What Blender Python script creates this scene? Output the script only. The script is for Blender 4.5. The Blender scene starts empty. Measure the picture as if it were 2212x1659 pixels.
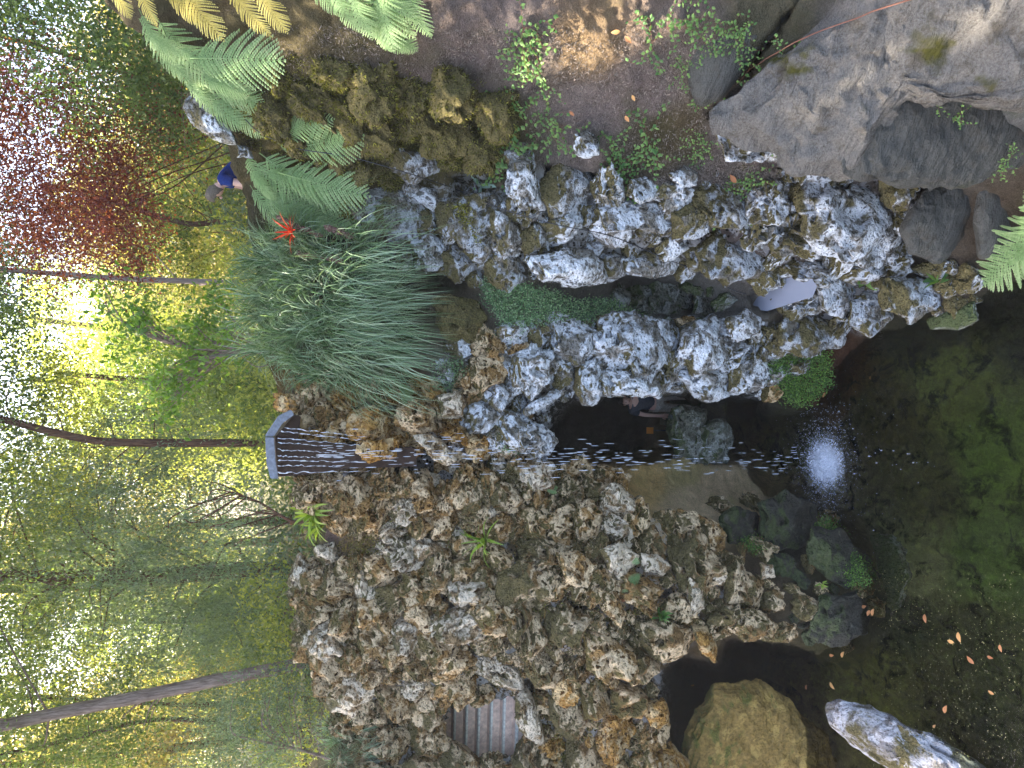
import bpy, bmesh, math, random
import numpy as np
from mathutils import Vector, Matrix

random.seed(7)
RNG = np.random.default_rng(11)
scene = bpy.context.scene
COL = scene.collection

# ------------------------------------------------------------------ camera, sky, sun, exposure
EYE = 8.5                       # metres above the pool
PITCH, ROLL, FPX = math.radians(20), math.radians(1.6), 1536.0
Fv = np.array([0, math.cos(PITCH), -math.sin(PITCH)])
R0 = np.array([1.0, 0, 0]); U0 = np.array([0, math.sin(PITCH), math.cos(PITCH)])
Rv = math.cos(ROLL)*R0 + math.sin(ROLL)*U0
Uv = math.cos(ROLL)*U0 - math.sin(ROLL)*R0
EYEP = np.array([0, 0, EYE])
cam_data = bpy.data.cameras.new('camera'); cam = bpy.data.objects.new('camera', cam_data); COL.objects.link(cam)
X_, Y_, Z_ = -Uv, Rv, -Fv       # the photograph was taken with the phone held on its side
cam.matrix_world = Matrix(((X_[0], Y_[0], Z_[0], 0), (X_[1], Y_[1], Z_[1], 0), (X_[2], Y_[2], Z_[2], EYE), (0, 0, 0, 1)))
cam_data.sensor_width = 36; cam_data.lens = 25.0; cam_data.clip_start = 0.05; cam_data.clip_end = 400
scene.camera = cam

SUN_EL, SUN_AZ = math.radians(42), math.radians(-50)   # azimuth from +Y, negative towards -X: sun beyond the trees
world = bpy.data.worlds.new('World'); scene.world = world; world.use_nodes = True
wn = world.node_tree; bg = wn.nodes['Background']
sky = wn.nodes.new('ShaderNodeTexSky'); sky.sky_type = 'NISHITA'; sky.sun_disc = False
sky.sun_elevation = SUN_EL; sky.sun_rotation = SUN_AZ; sky.air_density = 0.8; sky.dust_density = 4.0; sky.ozone_density = 0.6
wn.links.new(sky.outputs[0], bg.inputs[0]); bg.inputs[1].default_value = 0.15
sd = bpy.data.lights.new('sun', 'SUN'); sd.energy = 5.0; sd.angle = math.radians(0.5); sd.color = (1, 0.93, 0.80)
so = bpy.data.objects.new('sun', sd); COL.objects.link(so)
SUNV = np.array([math.sin(SUN_AZ)*math.cos(SUN_EL), math.cos(SUN_AZ)*math.cos(SUN_EL), math.sin(SUN_EL)])
so.rotation_euler = Vector(SUNV).to_track_quat('Z', 'Y').to_euler()
so.location = (-10, 10, 30)
vs = scene.view_settings
vs.view_transform = 'Standard'; vs.look = 'None'; vs.gamma = 1; vs.use_curve_mapping = False; vs.exposure = 2.85
cy = scene.cycles
cy.use_denoising = True; cy.max_bounces = 6; cy.diffuse_bounces = 3; cy.glossy_bounces = 2
cy.transmission_bounces = 3; cy.transparent_max_bounces = 8; cy.sample_clamp_indirect = 6

# ------------------------------------------------------------------ helpers
def ray(px, py):
    px = np.asarray(px, float); py = np.asarray(py, float)
    t = (1106-px)/FPX; r = (829.5-py)/FPX
    return Fv + r[..., None]*Rv + t[..., None]*Uv
def at(px, py, Y):
    d = ray(px, py); s = np.asarray(Y, float)/d[..., 1]
    return EYEP + d*s[..., None]
def sdist(px, py, Y):
    return np.asarray(Y, float)/ray(px, py)[..., 1]
def waterY(px, py):
    d = ray(px, py); return np.where(d[..., 2] < -0.02, -EYE*d[..., 1]/np.minimum(d[..., 2], -0.02), 400.)
def smooth(x): x = np.clip(x, 0, 1); return x*x*(3-2*x)
def hsh(ix, iy, iz, seed):
    h = (ix.astype(np.int64)*374761393 + iy.astype(np.int64)*668265263 + iz.astype(np.int64)*2147483647 + seed*1274126177) & 0xffffffff
    h = ((h ^ (h >> 13))*1274126177) & 0xffffffff
    h = h ^ (h >> 16)
    return (h & 0xffffff)/float(0xffffff)*2-1
def vnoise(P, seed=0):
    i = np.floor(P).astype(np.int64); f = P-i; u = f*f*f*(f*(f*6-15)+10)
    r = 0
    for dx in (0, 1):
        for dy in (0, 1):
            for dz in (0, 1):
                w = (u[..., 0] if dx else 1-u[..., 0])*(u[..., 1] if dy else 1-u[..., 1])*(u[..., 2] if dz else 1-u[..., 2])
                r = r+w*hsh(i[..., 0]+dx, i[..., 1]+dy, i[..., 2]+dz, seed)
    return r
def fbm(P, oct=4, seed=0, gain=.5):
    a, s, t = 1., 0., 0.
    for k in range(oct):
        s = s+a*vnoise(P*(2.03**k)+k*7.3, seed+k); t += a; a *= gain
    return s/t*1.6
def ridged(P, oct=4, seed=0):
    a, s, t = 1., 0., 0.
    for k in range(oct):
        s = s+a*(1-2.2*np.abs(vnoise(P*(2.03**k)+k*3.1, seed+k))); t += a; a *= .5
    return s/t
def inside(px, py, poly):
    c = np.zeros(np.shape(px), bool); n = len(poly)
    for i in range(n):
        x1, y1 = poly[i]; x2, y2 = poly[(i+1) % n]
        if y1 == y2: continue
        m = ((y1 > py) != (y2 > py)) & (px < (x2-x1)*(py-y1)/(y2-y1)+x1)
        c ^= m
    return c
def pdist(px, py, poly):
    d = np.full(np.shape(px), 1e9); n = len(poly)
    for i in range(n):
        x1, y1 = poly[i]; x2, y2 = poly[(i+1) % n]
        dx, dy = x2-x1, y2-y1
        t = np.clip(((px-x1)*dx+(py-y1)*dy)/(dx*dx+dy*dy+1e-9), 0, 1)
        d = np.minimum(d, np.hypot(px-x1-t*dx, py-y1-t*dy))
    return np.where(inside(px, py, poly), d, -d)

def mesh_np(name, V, F, mat=None, smooth_=True, attrs=None):
    """V (n,3), F (m,k) int array"""
    me = bpy.data.meshes.new(name)
    V = np.asarray(V, np.float32); F = np.asarray(F, np.int32); m, k = F.shape
    me.vertices.add(len(V)); me.vertices.foreach_set('co', V.ravel())
    me.loops.add(m*k); me.loops.foreach_set('vertex_index', F.ravel())
    me.polygons.add(m); me.polygons.foreach_set('loop_start', np.arange(0, m*k, k, dtype=np.int32))
    try: me.polygons.foreach_set('loop_total', np.full(m, k, np.int32))
    except Exception: pass
    me.polygons.foreach_set('use_smooth', np.full(m, smooth_, bool))
    if attrs:
        for an, arr in attrs.items():
            if arr.ndim == 1:
                a = me.attributes.new(an, 'FLOAT', 'POINT'); a.data.foreach_set('value', arr.astype(np.float32))
            else:
                a = me.attributes.new(an, 'FLOAT_COLOR', 'POINT'); a.data.foreach_set('color', arr.astype(np.float32).ravel())
    me.update(calc_edges=True)
    if mat: me.materials.append(mat)
    return me
def link(name, me, parent=None, loc=None, **tags):
    o = bpy.data.objects.new(name, me); COL.objects.link(o)
    if loc is not None: o.location = tuple(loc)
    if parent: o.parent = parent
    for k, v in tags.items(): o[k] = v
    return o
def empty(name, loc, label, cat, group=None):
    o = bpy.data.objects.new(name, None); COL.objects.link(o); o.location = tuple(loc); o.empty_display_size = .2
    o['label'] = label; o['category'] = cat
    if group: o['group'] = group
    return o
ICO = {}
def ico(n):
    if n not in ICO:
        bm = bmesh.new(); bmesh.ops.create_icosphere(bm, subdivisions=n, radius=1)
        V = np.array([v.co[:] for v in bm.verts]); V /= np.linalg.norm(V, axis=1)[:, None]
        F = np.array([[v.index for v in f.verts] for f in bm.faces]); bm.free(); ICO[n] = (V, F)
    return ICO[n]
def tube(pts, rad, sides=8, bark=0., seed=0):
    pts = np.asarray(pts, float); rad = np.asarray(rad, float)*np.ones(len(pts)); n = len(pts)
    T = np.gradient(pts, axis=0); T /= np.linalg.norm(T, axis=1)[:, None]+1e-9
    ref = np.array([0, 0, 1.]) if abs(T[0][2]) < .8 else np.array([1., 0, 0])
    A = np.cross(T, ref); A /= np.linalg.norm(A, axis=1)[:, None]+1e-9; B = np.cross(T, A)
    th = np.arange(sides)/sides*2*math.pi
    ring = np.cos(th)[None, :, None]*A[:, None, :]+np.sin(th)[None, :, None]*B[:, None, :]
    rr = rad[:, None]*np.ones(sides)
    if bark: rr = rr*(1+bark*RNG.normal(size=(n, sides))*.5)
    V = (pts[:, None, :]+ring*rr[..., None]).reshape(-1, 3)
    F = [[i*sides+j, i*sides+(j+1) % sides, (i+1)*sides+(j+1) % sides, (i+1)*sides+j] for i in range(n-1) for j in range(sides)]
    return V, np.array(F)
def merge(parts):
    Vs, Fs, o = [], [], 0
    for V, F in parts: Vs.append(V); Fs.append(F+o); o += len(V)
    return np.vstack(Vs), np.vstack(Fs)
def curve_pts(P, n):
    """Catmull-Rom through points"""
    P = np.asarray(P, float); Q = np.vstack([2*P[0]-P[1], P, 2*P[-1]-P[-2]]); out = []
    for t in np.linspace(0, len(P)-1-1e-6, n):
        i = int(t); f = t-i; a, b, c, d = Q[i], Q[i+1], Q[i+2], Q[i+3]
        out.append(.5*((2*b)+(-a+c)*f+(2*a-5*b+4*c-d)*f*f+(-a+3*b-3*c+d)*f**3))
    return np.array(out)
def box(x0, x1, y0, y1, z0, z1):
    V = np.array([[x, y, z] for x in (x0, x1) for y in (y0, y1) for z in (z0, z1)], float)
    F = np.array([[0, 1, 3, 2], [4, 6, 7, 5], [0, 4, 5, 1], [2, 3, 7, 6], [0, 2, 6, 4], [1, 5, 7, 3]])
    return V, F

# ------------------------------------------------------------------ materials
class NT:
    def __init__(s, name):
        s.m = bpy.data.materials.new(name); s.m.use_nodes = True; s.t = s.m.node_tree; s.t.nodes.clear()
        s.out = s.n('ShaderNodeOutputMaterial')
    def n(s, typ, **kw):
        nd = s.t.nodes.new(typ)
        for k, v in kw.items(): setattr(nd, k, v)
        return nd
    def l(s, a, b): s.t.links.new(a, b)
    def pos(s): return s.n('ShaderNodeNewGeometry').outputs['Position']
    def noise(s, scale, detail=4, rough=.55, vec=None, dist=0):
        nd = s.n('ShaderNodeTexNoise'); nd.inputs['Scale'].default_value = scale; nd.inputs['Detail'].default_value = detail
        nd.inputs['Roughness'].default_value = rough; nd.inputs['Distortion'].default_value = dist
        s.l(vec if vec is not None else s.pos(), nd.inputs['Vector']); return nd.outputs['Fac']
    def voro(s, scale, feature='F1', vec=None):
        nd = s.n('ShaderNodeTexVoronoi', feature=feature); nd.inputs['Scale'].default_value = scale
        s.l(vec if vec is not None else s.pos(), nd.inputs['Vector']); return nd.outputs['Distance']
    def ramp(s, fac, stops):
        nd = s.n('ShaderNodeValToRGB'); e = nd.color_ramp.elements
        while len(e) < len(stops): e.new(.5)
        for el, (p, c) in zip(e, stops):
            el.position = p; el.color = (c, c, c, 1) if isinstance(c, (int, float)) else (*c, 1)
        s.l(fac, nd.inputs[0]); return nd.outputs[0]
    def mix(s, fac, a, b, mode='MIX'):
        nd = s.n('ShaderNodeMix', data_type='RGBA', blend_type=mode)
        for sock, v in ((nd.inputs[0], fac), (nd.inputs[6], a), (nd.inputs[7], b)):
            if isinstance(v, (int, float)): sock.default_value = v
            elif isinstance(v, tuple): sock.default_value = (*v, 1)
            else: s.l(v, sock)
        return nd.outputs[2]
    def math(s, op, a, b=0.):
        nd = s.n('ShaderNodeMath', operation=op)
        for sock, v in ((nd.inputs[0], a), (nd.inputs[1], b)):
            if isinstance(v, (int, float)): sock.default_value = v
            else: s.l(v, sock)
        return nd.outputs[0]
    def bump(s, h, strength=.5, dist=.02, normal=None):
        nd = s.n('ShaderNodeBump'); nd.inputs['Strength'].default_value = strength; nd.inputs['Distance'].default_value = dist
        s.l(h, nd.inputs['Height'])
        if normal is not None: s.l(normal, nd.inputs['Normal'])
        return nd.outputs[0]
    def bsdf(s, color, rough=.9, normal=None, spec=.2, **kw):
        b = s.n('ShaderNodeBsdfPrincipled')
        if isinstance(color, tuple): b.inputs['Base Color'].default_value = (*color, 1)
        else: s.l(color, b.inputs['Base Color'])
        if isinstance(rough, (int, float)): b.inputs['Roughness'].default_value = rough
        else: s.l(rough, b.inputs['Roughness'])
        b.inputs['Specular IOR Level'].default_value = spec
        if normal is not None: s.l(normal, b.inputs['Normal'])
        for k, v in kw.items(): b.inputs[k.replace('_', ' ')].default_value = v
        return b.outputs[0]
    def end(s, sh): s.l(sh, s.out.inputs[0]); return s.m

def rock_mat(name, light, mid, dark, moss=(.10, .082, .035), moss_amt=.35, lichen=.5, rough=.92, pit=.8, spec=.15):
    t = NT(name); pitcol = min(1., pit)
    # per stone offset so neighbours differ
    oi = t.n('ShaderNodeObjectInfo'); pos = t.pos()
    ad = t.n('ShaderNodeVectorMath', operation='MULTIPLY_ADD'); cx = t.n('ShaderNodeCombineXYZ')
    t.l(oi.outputs['Random'], cx.inputs[0]); t.l(oi.outputs['Random'], cx.inputs[2])
    t.l(cx.outputs[0], ad.inputs[0]); ad.inputs[1].default_value = (37, 0, 53); t.l(pos, ad.inputs[2]); v = ad.outputs[0]
    n1 = t.noise(3.6, 7, .6, v, .7); n2 = t.noise(20, 5, .66, v); n3 = t.noise(1.9, 4, .6, pos, .3); n4 = t.noise(75, 3, .7, v)
    body = t.mix(t.ramp(n2, [(.35, 0.), (.65, 1.)]), dark, mid)
    lm = t.math('ADD', t.math('MULTIPLY', n1, .86), t.math('MULTIPLY', n2, .14))
    li = t.ramp(lm, [(lichen-.035, 0.), (lichen+.035, 1.)])
    lcol = t.mix(t.ramp(n4, [(.3, 0.), (.7, 1.)]), tuple(c*.72 for c in light), light)
    c = t.mix(li, body, lcol)
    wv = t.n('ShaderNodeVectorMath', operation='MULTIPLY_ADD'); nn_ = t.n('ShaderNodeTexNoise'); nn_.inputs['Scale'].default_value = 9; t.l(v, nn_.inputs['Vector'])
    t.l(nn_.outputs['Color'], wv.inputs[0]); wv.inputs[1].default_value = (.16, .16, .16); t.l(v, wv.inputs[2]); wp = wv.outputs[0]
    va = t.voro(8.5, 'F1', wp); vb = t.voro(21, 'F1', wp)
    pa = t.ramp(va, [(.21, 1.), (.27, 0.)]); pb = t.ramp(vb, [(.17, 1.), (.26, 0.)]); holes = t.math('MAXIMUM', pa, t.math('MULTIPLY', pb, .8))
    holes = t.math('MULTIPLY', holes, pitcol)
    c = t.mix(holes, c, tuple(q*.5 for q in dark))  # soil-brown pits, painted extra dark to stand in for shade in holes
    # moss and brown dried litter lie on upward faces in patches
    geo = t.n('ShaderNodeNewGeometry'); sx = t.n('ShaderNodeSeparateXYZ'); t.l(geo.outputs['Normal'], sx.inputs[0])
    up = t.math('MULTIPLY', sx.outputs[2], .30)
    mm = t.math('ADD', t.math('ADD', t.math('MULTIPLY', n3, .8), t.math('MULTIPLY', n2, .25)), up)
    thr = 1.0-moss_amt*.75
    mk = t.ramp(mm, [(thr-.07, 0.), (min(thr+.03, 1), 1.)])
    mc = t.mix(t.ramp(t.noise(46, 5, .8, v), [(.34, 0.), (.64, 1.)]), tuple(m*.35 for m in moss), tuple(min(1, m*1.9) for m in moss))
    c = t.mix(mk, c, mc)
    c = t.mix(.35, c, t.mix(oi.outputs['Random'], tuple([.62]*3), (1.25, 1.2, 1.12)), 'MULTIPLY')
    vo = t.voro(21, 'SMOOTH_F1', v); vo2 = t.voro(48, 'F1', v)
    h = t.math('ADD', t.math('MULTIPLY', t.ramp(vo, [(.12, 0.), (.42, 1.)]), .9*pit), t.math('MULTIPLY', n2, 1.2))
    h = t.math('ADD', h, t.math('MULTIPLY', t.ramp(vo2, [(.1, 0.), (.4, 1.)]), .35*pit))
    h = t.math('ADD', h, t.math('MULTIPLY', n4, .5)); h = t.math('SUBTRACT', h, t.math('MULTIPLY', holes, 1.8))
    nrm = t.bump(h, .9, .035)
    return t.end(t.bsdf(c, rough, nrm, spec))

M = {}
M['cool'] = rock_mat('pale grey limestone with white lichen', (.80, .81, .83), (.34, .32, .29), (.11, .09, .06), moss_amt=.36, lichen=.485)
M['neutral'] = rock_mat('buff white limestone', (.86, .71, .52), (.44, .30, .16), (.15, .09, .04), moss_amt=.36, lichen=.47)  # buff stone, tint warmed in place of warm bounce light
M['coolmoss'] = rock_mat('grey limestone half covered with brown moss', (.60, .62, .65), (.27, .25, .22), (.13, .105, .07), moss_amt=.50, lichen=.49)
M['warm'] = rock_mat('cream pitted limestone', (.84, .62, .37), (.46, .27, .10), (.17, .09, .03), moss=(.09, .07, .024), moss_amt=.40, lichen=.50, pit=1.0)  # cream stone colour with a warm light glow mixed into it
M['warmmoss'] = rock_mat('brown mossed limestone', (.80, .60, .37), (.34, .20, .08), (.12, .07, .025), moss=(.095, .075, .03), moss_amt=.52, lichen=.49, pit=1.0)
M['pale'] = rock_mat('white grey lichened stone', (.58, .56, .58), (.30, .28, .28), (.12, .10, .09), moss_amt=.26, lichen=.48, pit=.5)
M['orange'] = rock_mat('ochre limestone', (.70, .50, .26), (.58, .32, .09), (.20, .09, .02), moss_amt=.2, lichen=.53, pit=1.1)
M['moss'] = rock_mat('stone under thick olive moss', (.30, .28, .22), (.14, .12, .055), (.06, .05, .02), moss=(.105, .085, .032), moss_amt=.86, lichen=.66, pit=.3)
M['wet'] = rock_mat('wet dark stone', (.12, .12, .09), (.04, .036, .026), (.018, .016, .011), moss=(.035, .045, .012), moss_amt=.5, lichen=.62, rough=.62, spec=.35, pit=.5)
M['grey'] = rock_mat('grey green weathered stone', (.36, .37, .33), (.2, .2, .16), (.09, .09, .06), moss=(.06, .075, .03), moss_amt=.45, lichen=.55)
M['cave'] = rock_mat('brown cave boulder', (.46, .30, .09), (.32, .20, .06), (.14, .09, .025), moss=(.10, .09, .02), moss_amt=.34, lichen=.56, pit=.1)  # brown ochre of the stone itself

def granite(name, a, b, c, moss=(.11, .10, .02)):
    t = NT(name); pos = t.pos()
    mp = t.n('ShaderNodeMapping'); t.l(pos, mp.inputs[0]); mp.inputs['Rotation'].default_value = (0.2, 0.75, 0.3); mp.inputs['Scale'].default_value = (1, 1, 5.5)
    st = t.noise(2.6, 8, .7, mp.outputs[0], .5); n2 = t.noise(48, 8, .8); n3 = t.noise(1.1, 4, .6, None, .4)
    col = t.mix(t.ramp(st, [(.38, 0.), (.6, 1.)]), a, b)
    col = t.mix(t.ramp(n2, [(.35, 0.), (.7, 1.)]), col, c)
    col = t.mix(t.ramp(n3, [(.60, 0.), (.68, 1.)]), col, moss)
    col = t.mix(t.ramp(t.noise(3.3, 6, .7), [(.55, 0.), (.66, .8)]), col, (.12, .10, .075))
    h = t.math('ADD', t.math('MULTIPLY', st, 3.2), t.math('MULTIPLY', n2, 1.5)); h = t.math('ADD', h, t.math('MULTIPLY', t.noise(12, 6, .75, None, .8), 1.2))
    return t.end(t.bsdf(col, .92, t.bump(h, 1., .045), .15))
M['granite'] = granite('banded grey boulder', (.07, .055, .04), (.20, .175, .145), (.37, .34, .30))
M['granite2'] = granite('dark grey boulder', (.06, .055, .042), (.12, .115, .10), (.19, .185, .165), (.07, .07, .028))

def ground_mat():
    t = NT('hillside earth, litter and rendered rockwork')
    ca = t.n('ShaderNodeAttribute', attribute_name='zone').outputs['Color']
    n1 = t.noise(6, 8, .72, None, .4); n2 = t.noise(45, 5, .75); n3 = t.noise(1.5, 5, .6)
    # thatch of dry needles and stalks: stretched noise in two directions
    pos = t.pos(); f = []
    for rot, sc in (((.4, .9, .2), (6, 60, 60)), ((1.2, -.5, .8), (60, 7, 60))):
        mp = t.n('ShaderNodeMapping'); t.l(pos, mp.inputs[0]); mp.inputs['Rotation'].default_value = rot; mp.inputs['Scale'].default_value = sc
        f.append(t.noise(1.2, 3, .6, mp.outputs[0], 1.2))
    fib = t.math('MAXIMUM', f[0], f[1])
    c = t.mix(t.ramp(n1, [(.3, 0.), (.7, 1.)]), t.mix(1., ca, (.55, .52, .48), 'MULTIPLY'), t.mix(1., ca, (1.35, 1.32, 1.3), 'MULTIPLY'))
    c = t.mix(t.ramp(fib, [(.5, 0.), (.72, .65)]), c, t.mix(1., ca, (1.9, 1.8, 1.75), 'MULTIPLY'))
    n9 = t.noise(120, 4, .8); v9 = t.voro(70, 'F1')
    c = t.mix(t.ramp(n9, [(.30, .75), (.48, 0.)]), c, t.mix(1., ca, (.28, .26, .24), 'MULTIPLY'))
    c = t.mix(t.ramp(n9, [(.58, 0.), (.72, .8)]), c, t.mix(1., ca, (2.1, 2.0, 1.9), 'MULTIPLY'))
    c = t.mix(t.ramp(n3, [(.52, 0.), (.66, .55)]), c, t.mix(1., ca, (.6, .68, .42), 'MULTIPLY'))
    rk = t.n('ShaderNodeAttribute', attribute_name='rocky').outputs['Fac']; pl = t.n('ShaderNodeAttribute', attribute_name='bed').outputs['Fac']
    nr_ = t.noise(5.5, 8, .72, None, .5); vv = t.voro(14, 'F1'); lich = t.math('MULTIPLY', t.ramp(nr_, [(.48, 0.), (.54, 1.)]), rk)
    c = t.mix(lich, c, t.mix(1., t.mix(.5, ca, (.5, .5, .5)), (1.5, 1.5, 1.5), 'MULTIPLY'))
    c = t.mix(t.math('MULTIPLY', t.ramp(vv, [(.2, 1.), (.32, 0.)]), rk), c, (.035, .025, .015))  # dark brown pits painted here too, standing in for shaded hollows
    blot = t.math('MULTIPLY', t.ramp(t.noise(2.6, 6, .62, None, .8), [(.38, 1.), (.50, 0.)]), pl)
    c = t.mix(blot, c, t.mix(1., ca, (.16, .17, .14), 'MULTIPLY'))
    c = t.mix(t.math('MULTIPLY', t.ramp(t.noise(9, 5, .7), [(.5, 0.), (.7, .8)]), pl), c, t.mix(1., ca, (1.8, 1.9, 1.4), 'MULTIPLY'))
    h = t.math('ADD', t.math('MULTIPLY', n1, 1.4), t.math('ADD', t.math('MULTIPLY', n2, 1.2), t.math('ADD', t.math('MULTIPLY', n9, .8), t.math('MULTIPLY', fib, 1.)))); h = t.math('ADD', h, t.math('MULTIPLY', t.noise(14, 7, .78, None, .6), 1.6))
    return t.end(t.bsdf(c, .95, t.bump(h, 1., .05), .1))
M['ground'] = ground_mat()

def water_mat(name, tint=(.80, .84, .70), bump=.12, scale=3.0, ring=(-1.2, 8.7)):
    t = NT(name)
    n = t.math('ADD', t.noise(scale, 3, .5), t.math('MULTIPLY', t.noise(scale*4, 2, .5), .3))
    nm = t.bump(n, bump, .05)
    dd = t.n('ShaderNodeVectorMath', operation='DISTANCE'); t.l(t.pos(), dd.inputs[0]); dd.inputs[1].default_value = (ring[0], ring[1], 0)
    rad_ = t.math('ADD', dd.outputs['Value'], t.math('MULTIPLY', t.noise(2.5, 2, .5), .25)); wv = t.math('MULTIPLY', t.math('SINE', t.math('MULTIPLY', rad_, 38.)), t.math('POWER', 2.718, t.math('MULTIPLY', rad_, -1.3)))
    nm = t.bump(wv, .6, .02, nm)
    tr = t.n('ShaderNodeBsdfTransparent'); tr.inputs[0].default_value = (*tint, 1)
    gl = t.n('ShaderNodeBsdfGlossy'); gl.inputs['Roughness'].default_value = .03; t.l(nm, gl.inputs['Normal'])
    fr = t.n('ShaderNodeFresnel'); fr.inputs['IOR'].default_value = 1.33; t.l(nm, fr.inputs['Normal'])
    mx = t.n('ShaderNodeMixShader'); t.l(fr.outputs[0], mx.inputs[0]); t.l(tr.outputs[0], mx.inputs[1]); t.l(gl.outputs[0], mx.inputs[2])
    return t.end(mx.outputs[0])
M['water'] = water_mat('pool water')
M['puddle'] = NT('still shallow water'); _t = M['puddle']; M['puddle'] = _t.end(_t.bsdf((.30, .31, .36), .06, None, 1.0))  # lavender base colour is a sky reflection painted onto the puddle
_t = NT('falling water'); _a = _t.n('ShaderNodeBsdfTransparent'); _m = _t.n('ShaderNodeMixShader'); _m.inputs[0].default_value = .45; _t.l(_a.outputs[0], _m.inputs[1]); _t.l(_t.bsdf((.85, .88, .95), .15, None, .8), _m.inputs[2]); M['fall'] = _t.end(_m.outputs[0]); M['foam'] = M['fall']

def leaf_mat(name, cols, trans=.4, rough=.5, spec=.3, scale=None):
    """cols: three colours, dark to light, picked per leaf"""
    t = NT(name)
    a = t.n('ShaderNodeAttribute', attribute_name='rnd').outputs['Fac']
    n = t.noise(scale or 1.3, 3, .6)
    f = t.math('ADD', t.math('MULTIPLY', a, .6), t.math('MULTIPLY', n, .4))
    c = t.ramp(f, [(.22, cols[0]), (.5, cols[1]), (.75, cols[2])])
    p = t.bsdf(c, rough, None, spec)
    tl = t.n('ShaderNodeBsdfTranslucent'); t.l(t.mix(1., c, (1.5, 1.55, .7), 'MULTIPLY'), tl.inputs[0])
    mx = t.n('ShaderNodeMixShader'); mx.inputs[0].default_value = trans
    t.l(p, mx.inputs[1]); t.l(tl.outputs[0], mx.inputs[2])
    return t.end(mx.outputs[0])
M['l_green'] = leaf_mat('mid green leaves', [(.07, .11, .04), (.14, .19, .06), (.25, .30, .10)], .55)
M['l_yellow'] = leaf_mat('sunlit yellow green leaves', [(.17, .20, .05), (.30, .32, .08), (.48, .46, .14)], .6)
M['l_dull'] = leaf_mat('dull blue green needles', [(.09, .12, .075), (.16, .21, .13), (.26, .32, .20)], .45)
M['l_red'] = leaf_mat('red maple leaves', [(.14, .035, .04), (.26, .06, .05), (.55, .16, .05)], .5)
M['l_bright'] = leaf_mat('bright glossy leaves', [(.08, .16, .02), (.14, .25, .03), (.24, .36, .05)], .5, .35, .5)
M['l_tan'] = leaf_mat('autumn tan and olive leaves', [(.16, .12, .05), (.30, .25, .10), (.46, .38, .16)], .5)
M['l_brown'] = leaf_mat('dry tan twigs and leaves', [(.10, .07, .035), (.22, .15, .06), (.38, .26, .08)], .4)
M['weed'] = leaf_mat('small creeping weed leaves', [(.05, .12, .03), (.10, .20, .05), (.17, .28, .07)], .35)
M['fern'] = leaf_mat('fern green', [(.10, .18, .06), (.20, .30, .12), (.36, .44, .22)], .35, .55, .2, 3)
M['fern_y'] = leaf_mat('withered yellow fern', [(.36, .28, .05), (.52, .42, .12), (.66, .58, .22)], .4, .6, .1, 3)
M['maiden'] = leaf_mat('maidenhair green', [(.06, .12, .05), (.14, .24, .11), (.30, .42, .22)], .4)
M['moss_green'] = leaf_mat('bright wet moss', [(.03, .07, .015), (.07, .14, .025), (.16, .27, .05)], .3)
M['moss_olive'] = leaf_mat('olive moss', [(.05, .048, .012), (.13, .12, .026), (.26, .24, .05)], .2, .9, .05)
M['blade'] = leaf_mat('grey green strap leaves', [(.05, .10, .03), (.13, .21, .085), (.33, .42, .26)], .2, .38, .5, 2)
M['blade_y'] = leaf_mat('yellow green strap leaves', [(.10, .17, .02), (.20, .30, .04), (.34, .42, .08)], .35, .4, .4)
M['blade_red'] = leaf_mat('scarlet bracts', [(.6, .03, .015), (.75, .05, .02), (.8, .12, .04)], .2)
M['litter_grey'] = leaf_mat('grey brown needles', [(.08, .065, .05), (.17, .135, .11), (.32, .26, .22)], .1, .9, .1)
M['litter'] = leaf_mat('fallen orange leaf', [(.30, .12, .05), (.45, .20, .08), (.6, .33, .12)], .2, .7)
M['speck'] = leaf_mat('floating yellow flecks', [(.20, .22, .06), (.32, .32, .10), (.5, .48, .22)], .2)

def simple(name, col, rough=.7, spec=.3, nz=None, metal=0):
    t = NT(name)
    if nz:
        n = t.noise(nz, 6, .7); c = t.mix(t.ramp(n, [(.3, 0.), (.7, 1.)]), tuple(x*.6 for x in col), tuple(min(1, x*1.3) for x in col))
        return t.end(t.bsdf(c, rough, t.bump(n, .6, .02), spec, Metallic=metal))
    return t.end(t.bsdf(col, rough, None, spec, Metallic=metal))
def bark_mat(name, a, b):
    t = NT(name); mp = t.n('ShaderNodeMapping'); t.l(t.pos(), mp.inputs[0]); mp.inputs['Scale'].default_value = (1, 1, .12)
    n = t.noise(26, 6, .7, mp.outputs[0], .4); c = t.mix(t.ramp(n, [(.35, 0.), (.65, 1.)]), a, b)
    return t.end(t.bsdf(c, .95, t.bump(n, 1., .04), .1))
M['bark'] = bark_mat('brown furrowed bark', (.14, .09, .065), (.38, .27, .21))
M['bark_red'] = bark_mat('red brown bark', (.06, .03, .018), (.20, .10, .06))
M['bark_pale'] = bark_mat('pale pinkish bark', (.20, .14, .12), (.42, .33, .29))
M['slab'] = simple('grey cement trough', (.23, .24, .27), .75, .3, 18)
M['wetwall'] = simple('wet dark brown wall', (.04, .022, .014), .7, .2, 10)
M['step'] = simple('pinkish worn cement steps', (.86, .58, .44), .85, .2, 12)
M['nosing'] = simple('pale step edge', (.88, .76, .64), .8, .2, 20)
M['cable'] = simple('black cable', (.02, .02, .025), .5, .4)
M['twig'] = simple('reddish twig', (.16, .07, .045), .8, .2)
M['dead'] = simple('dried flower spike', (.16, .09, .07), .9, .1, 40)
M['skin'] = simple('skin', (.55, .33, .25), .55, .3)
M['navy'] = simple('navy cotton', (.012, .03, .14), .9, .1, 30)
M['darkshirt'] = simple('charcoal cotton', (.05, .055, .07), .9, .1, 30)
M['khaki'] = simple('beige cotton', (.42, .37, .30), .9, .1, 30)
M['jeans'] = simple('dark blue denim', (.04, .05, .08), .9, .1, 30)
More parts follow.
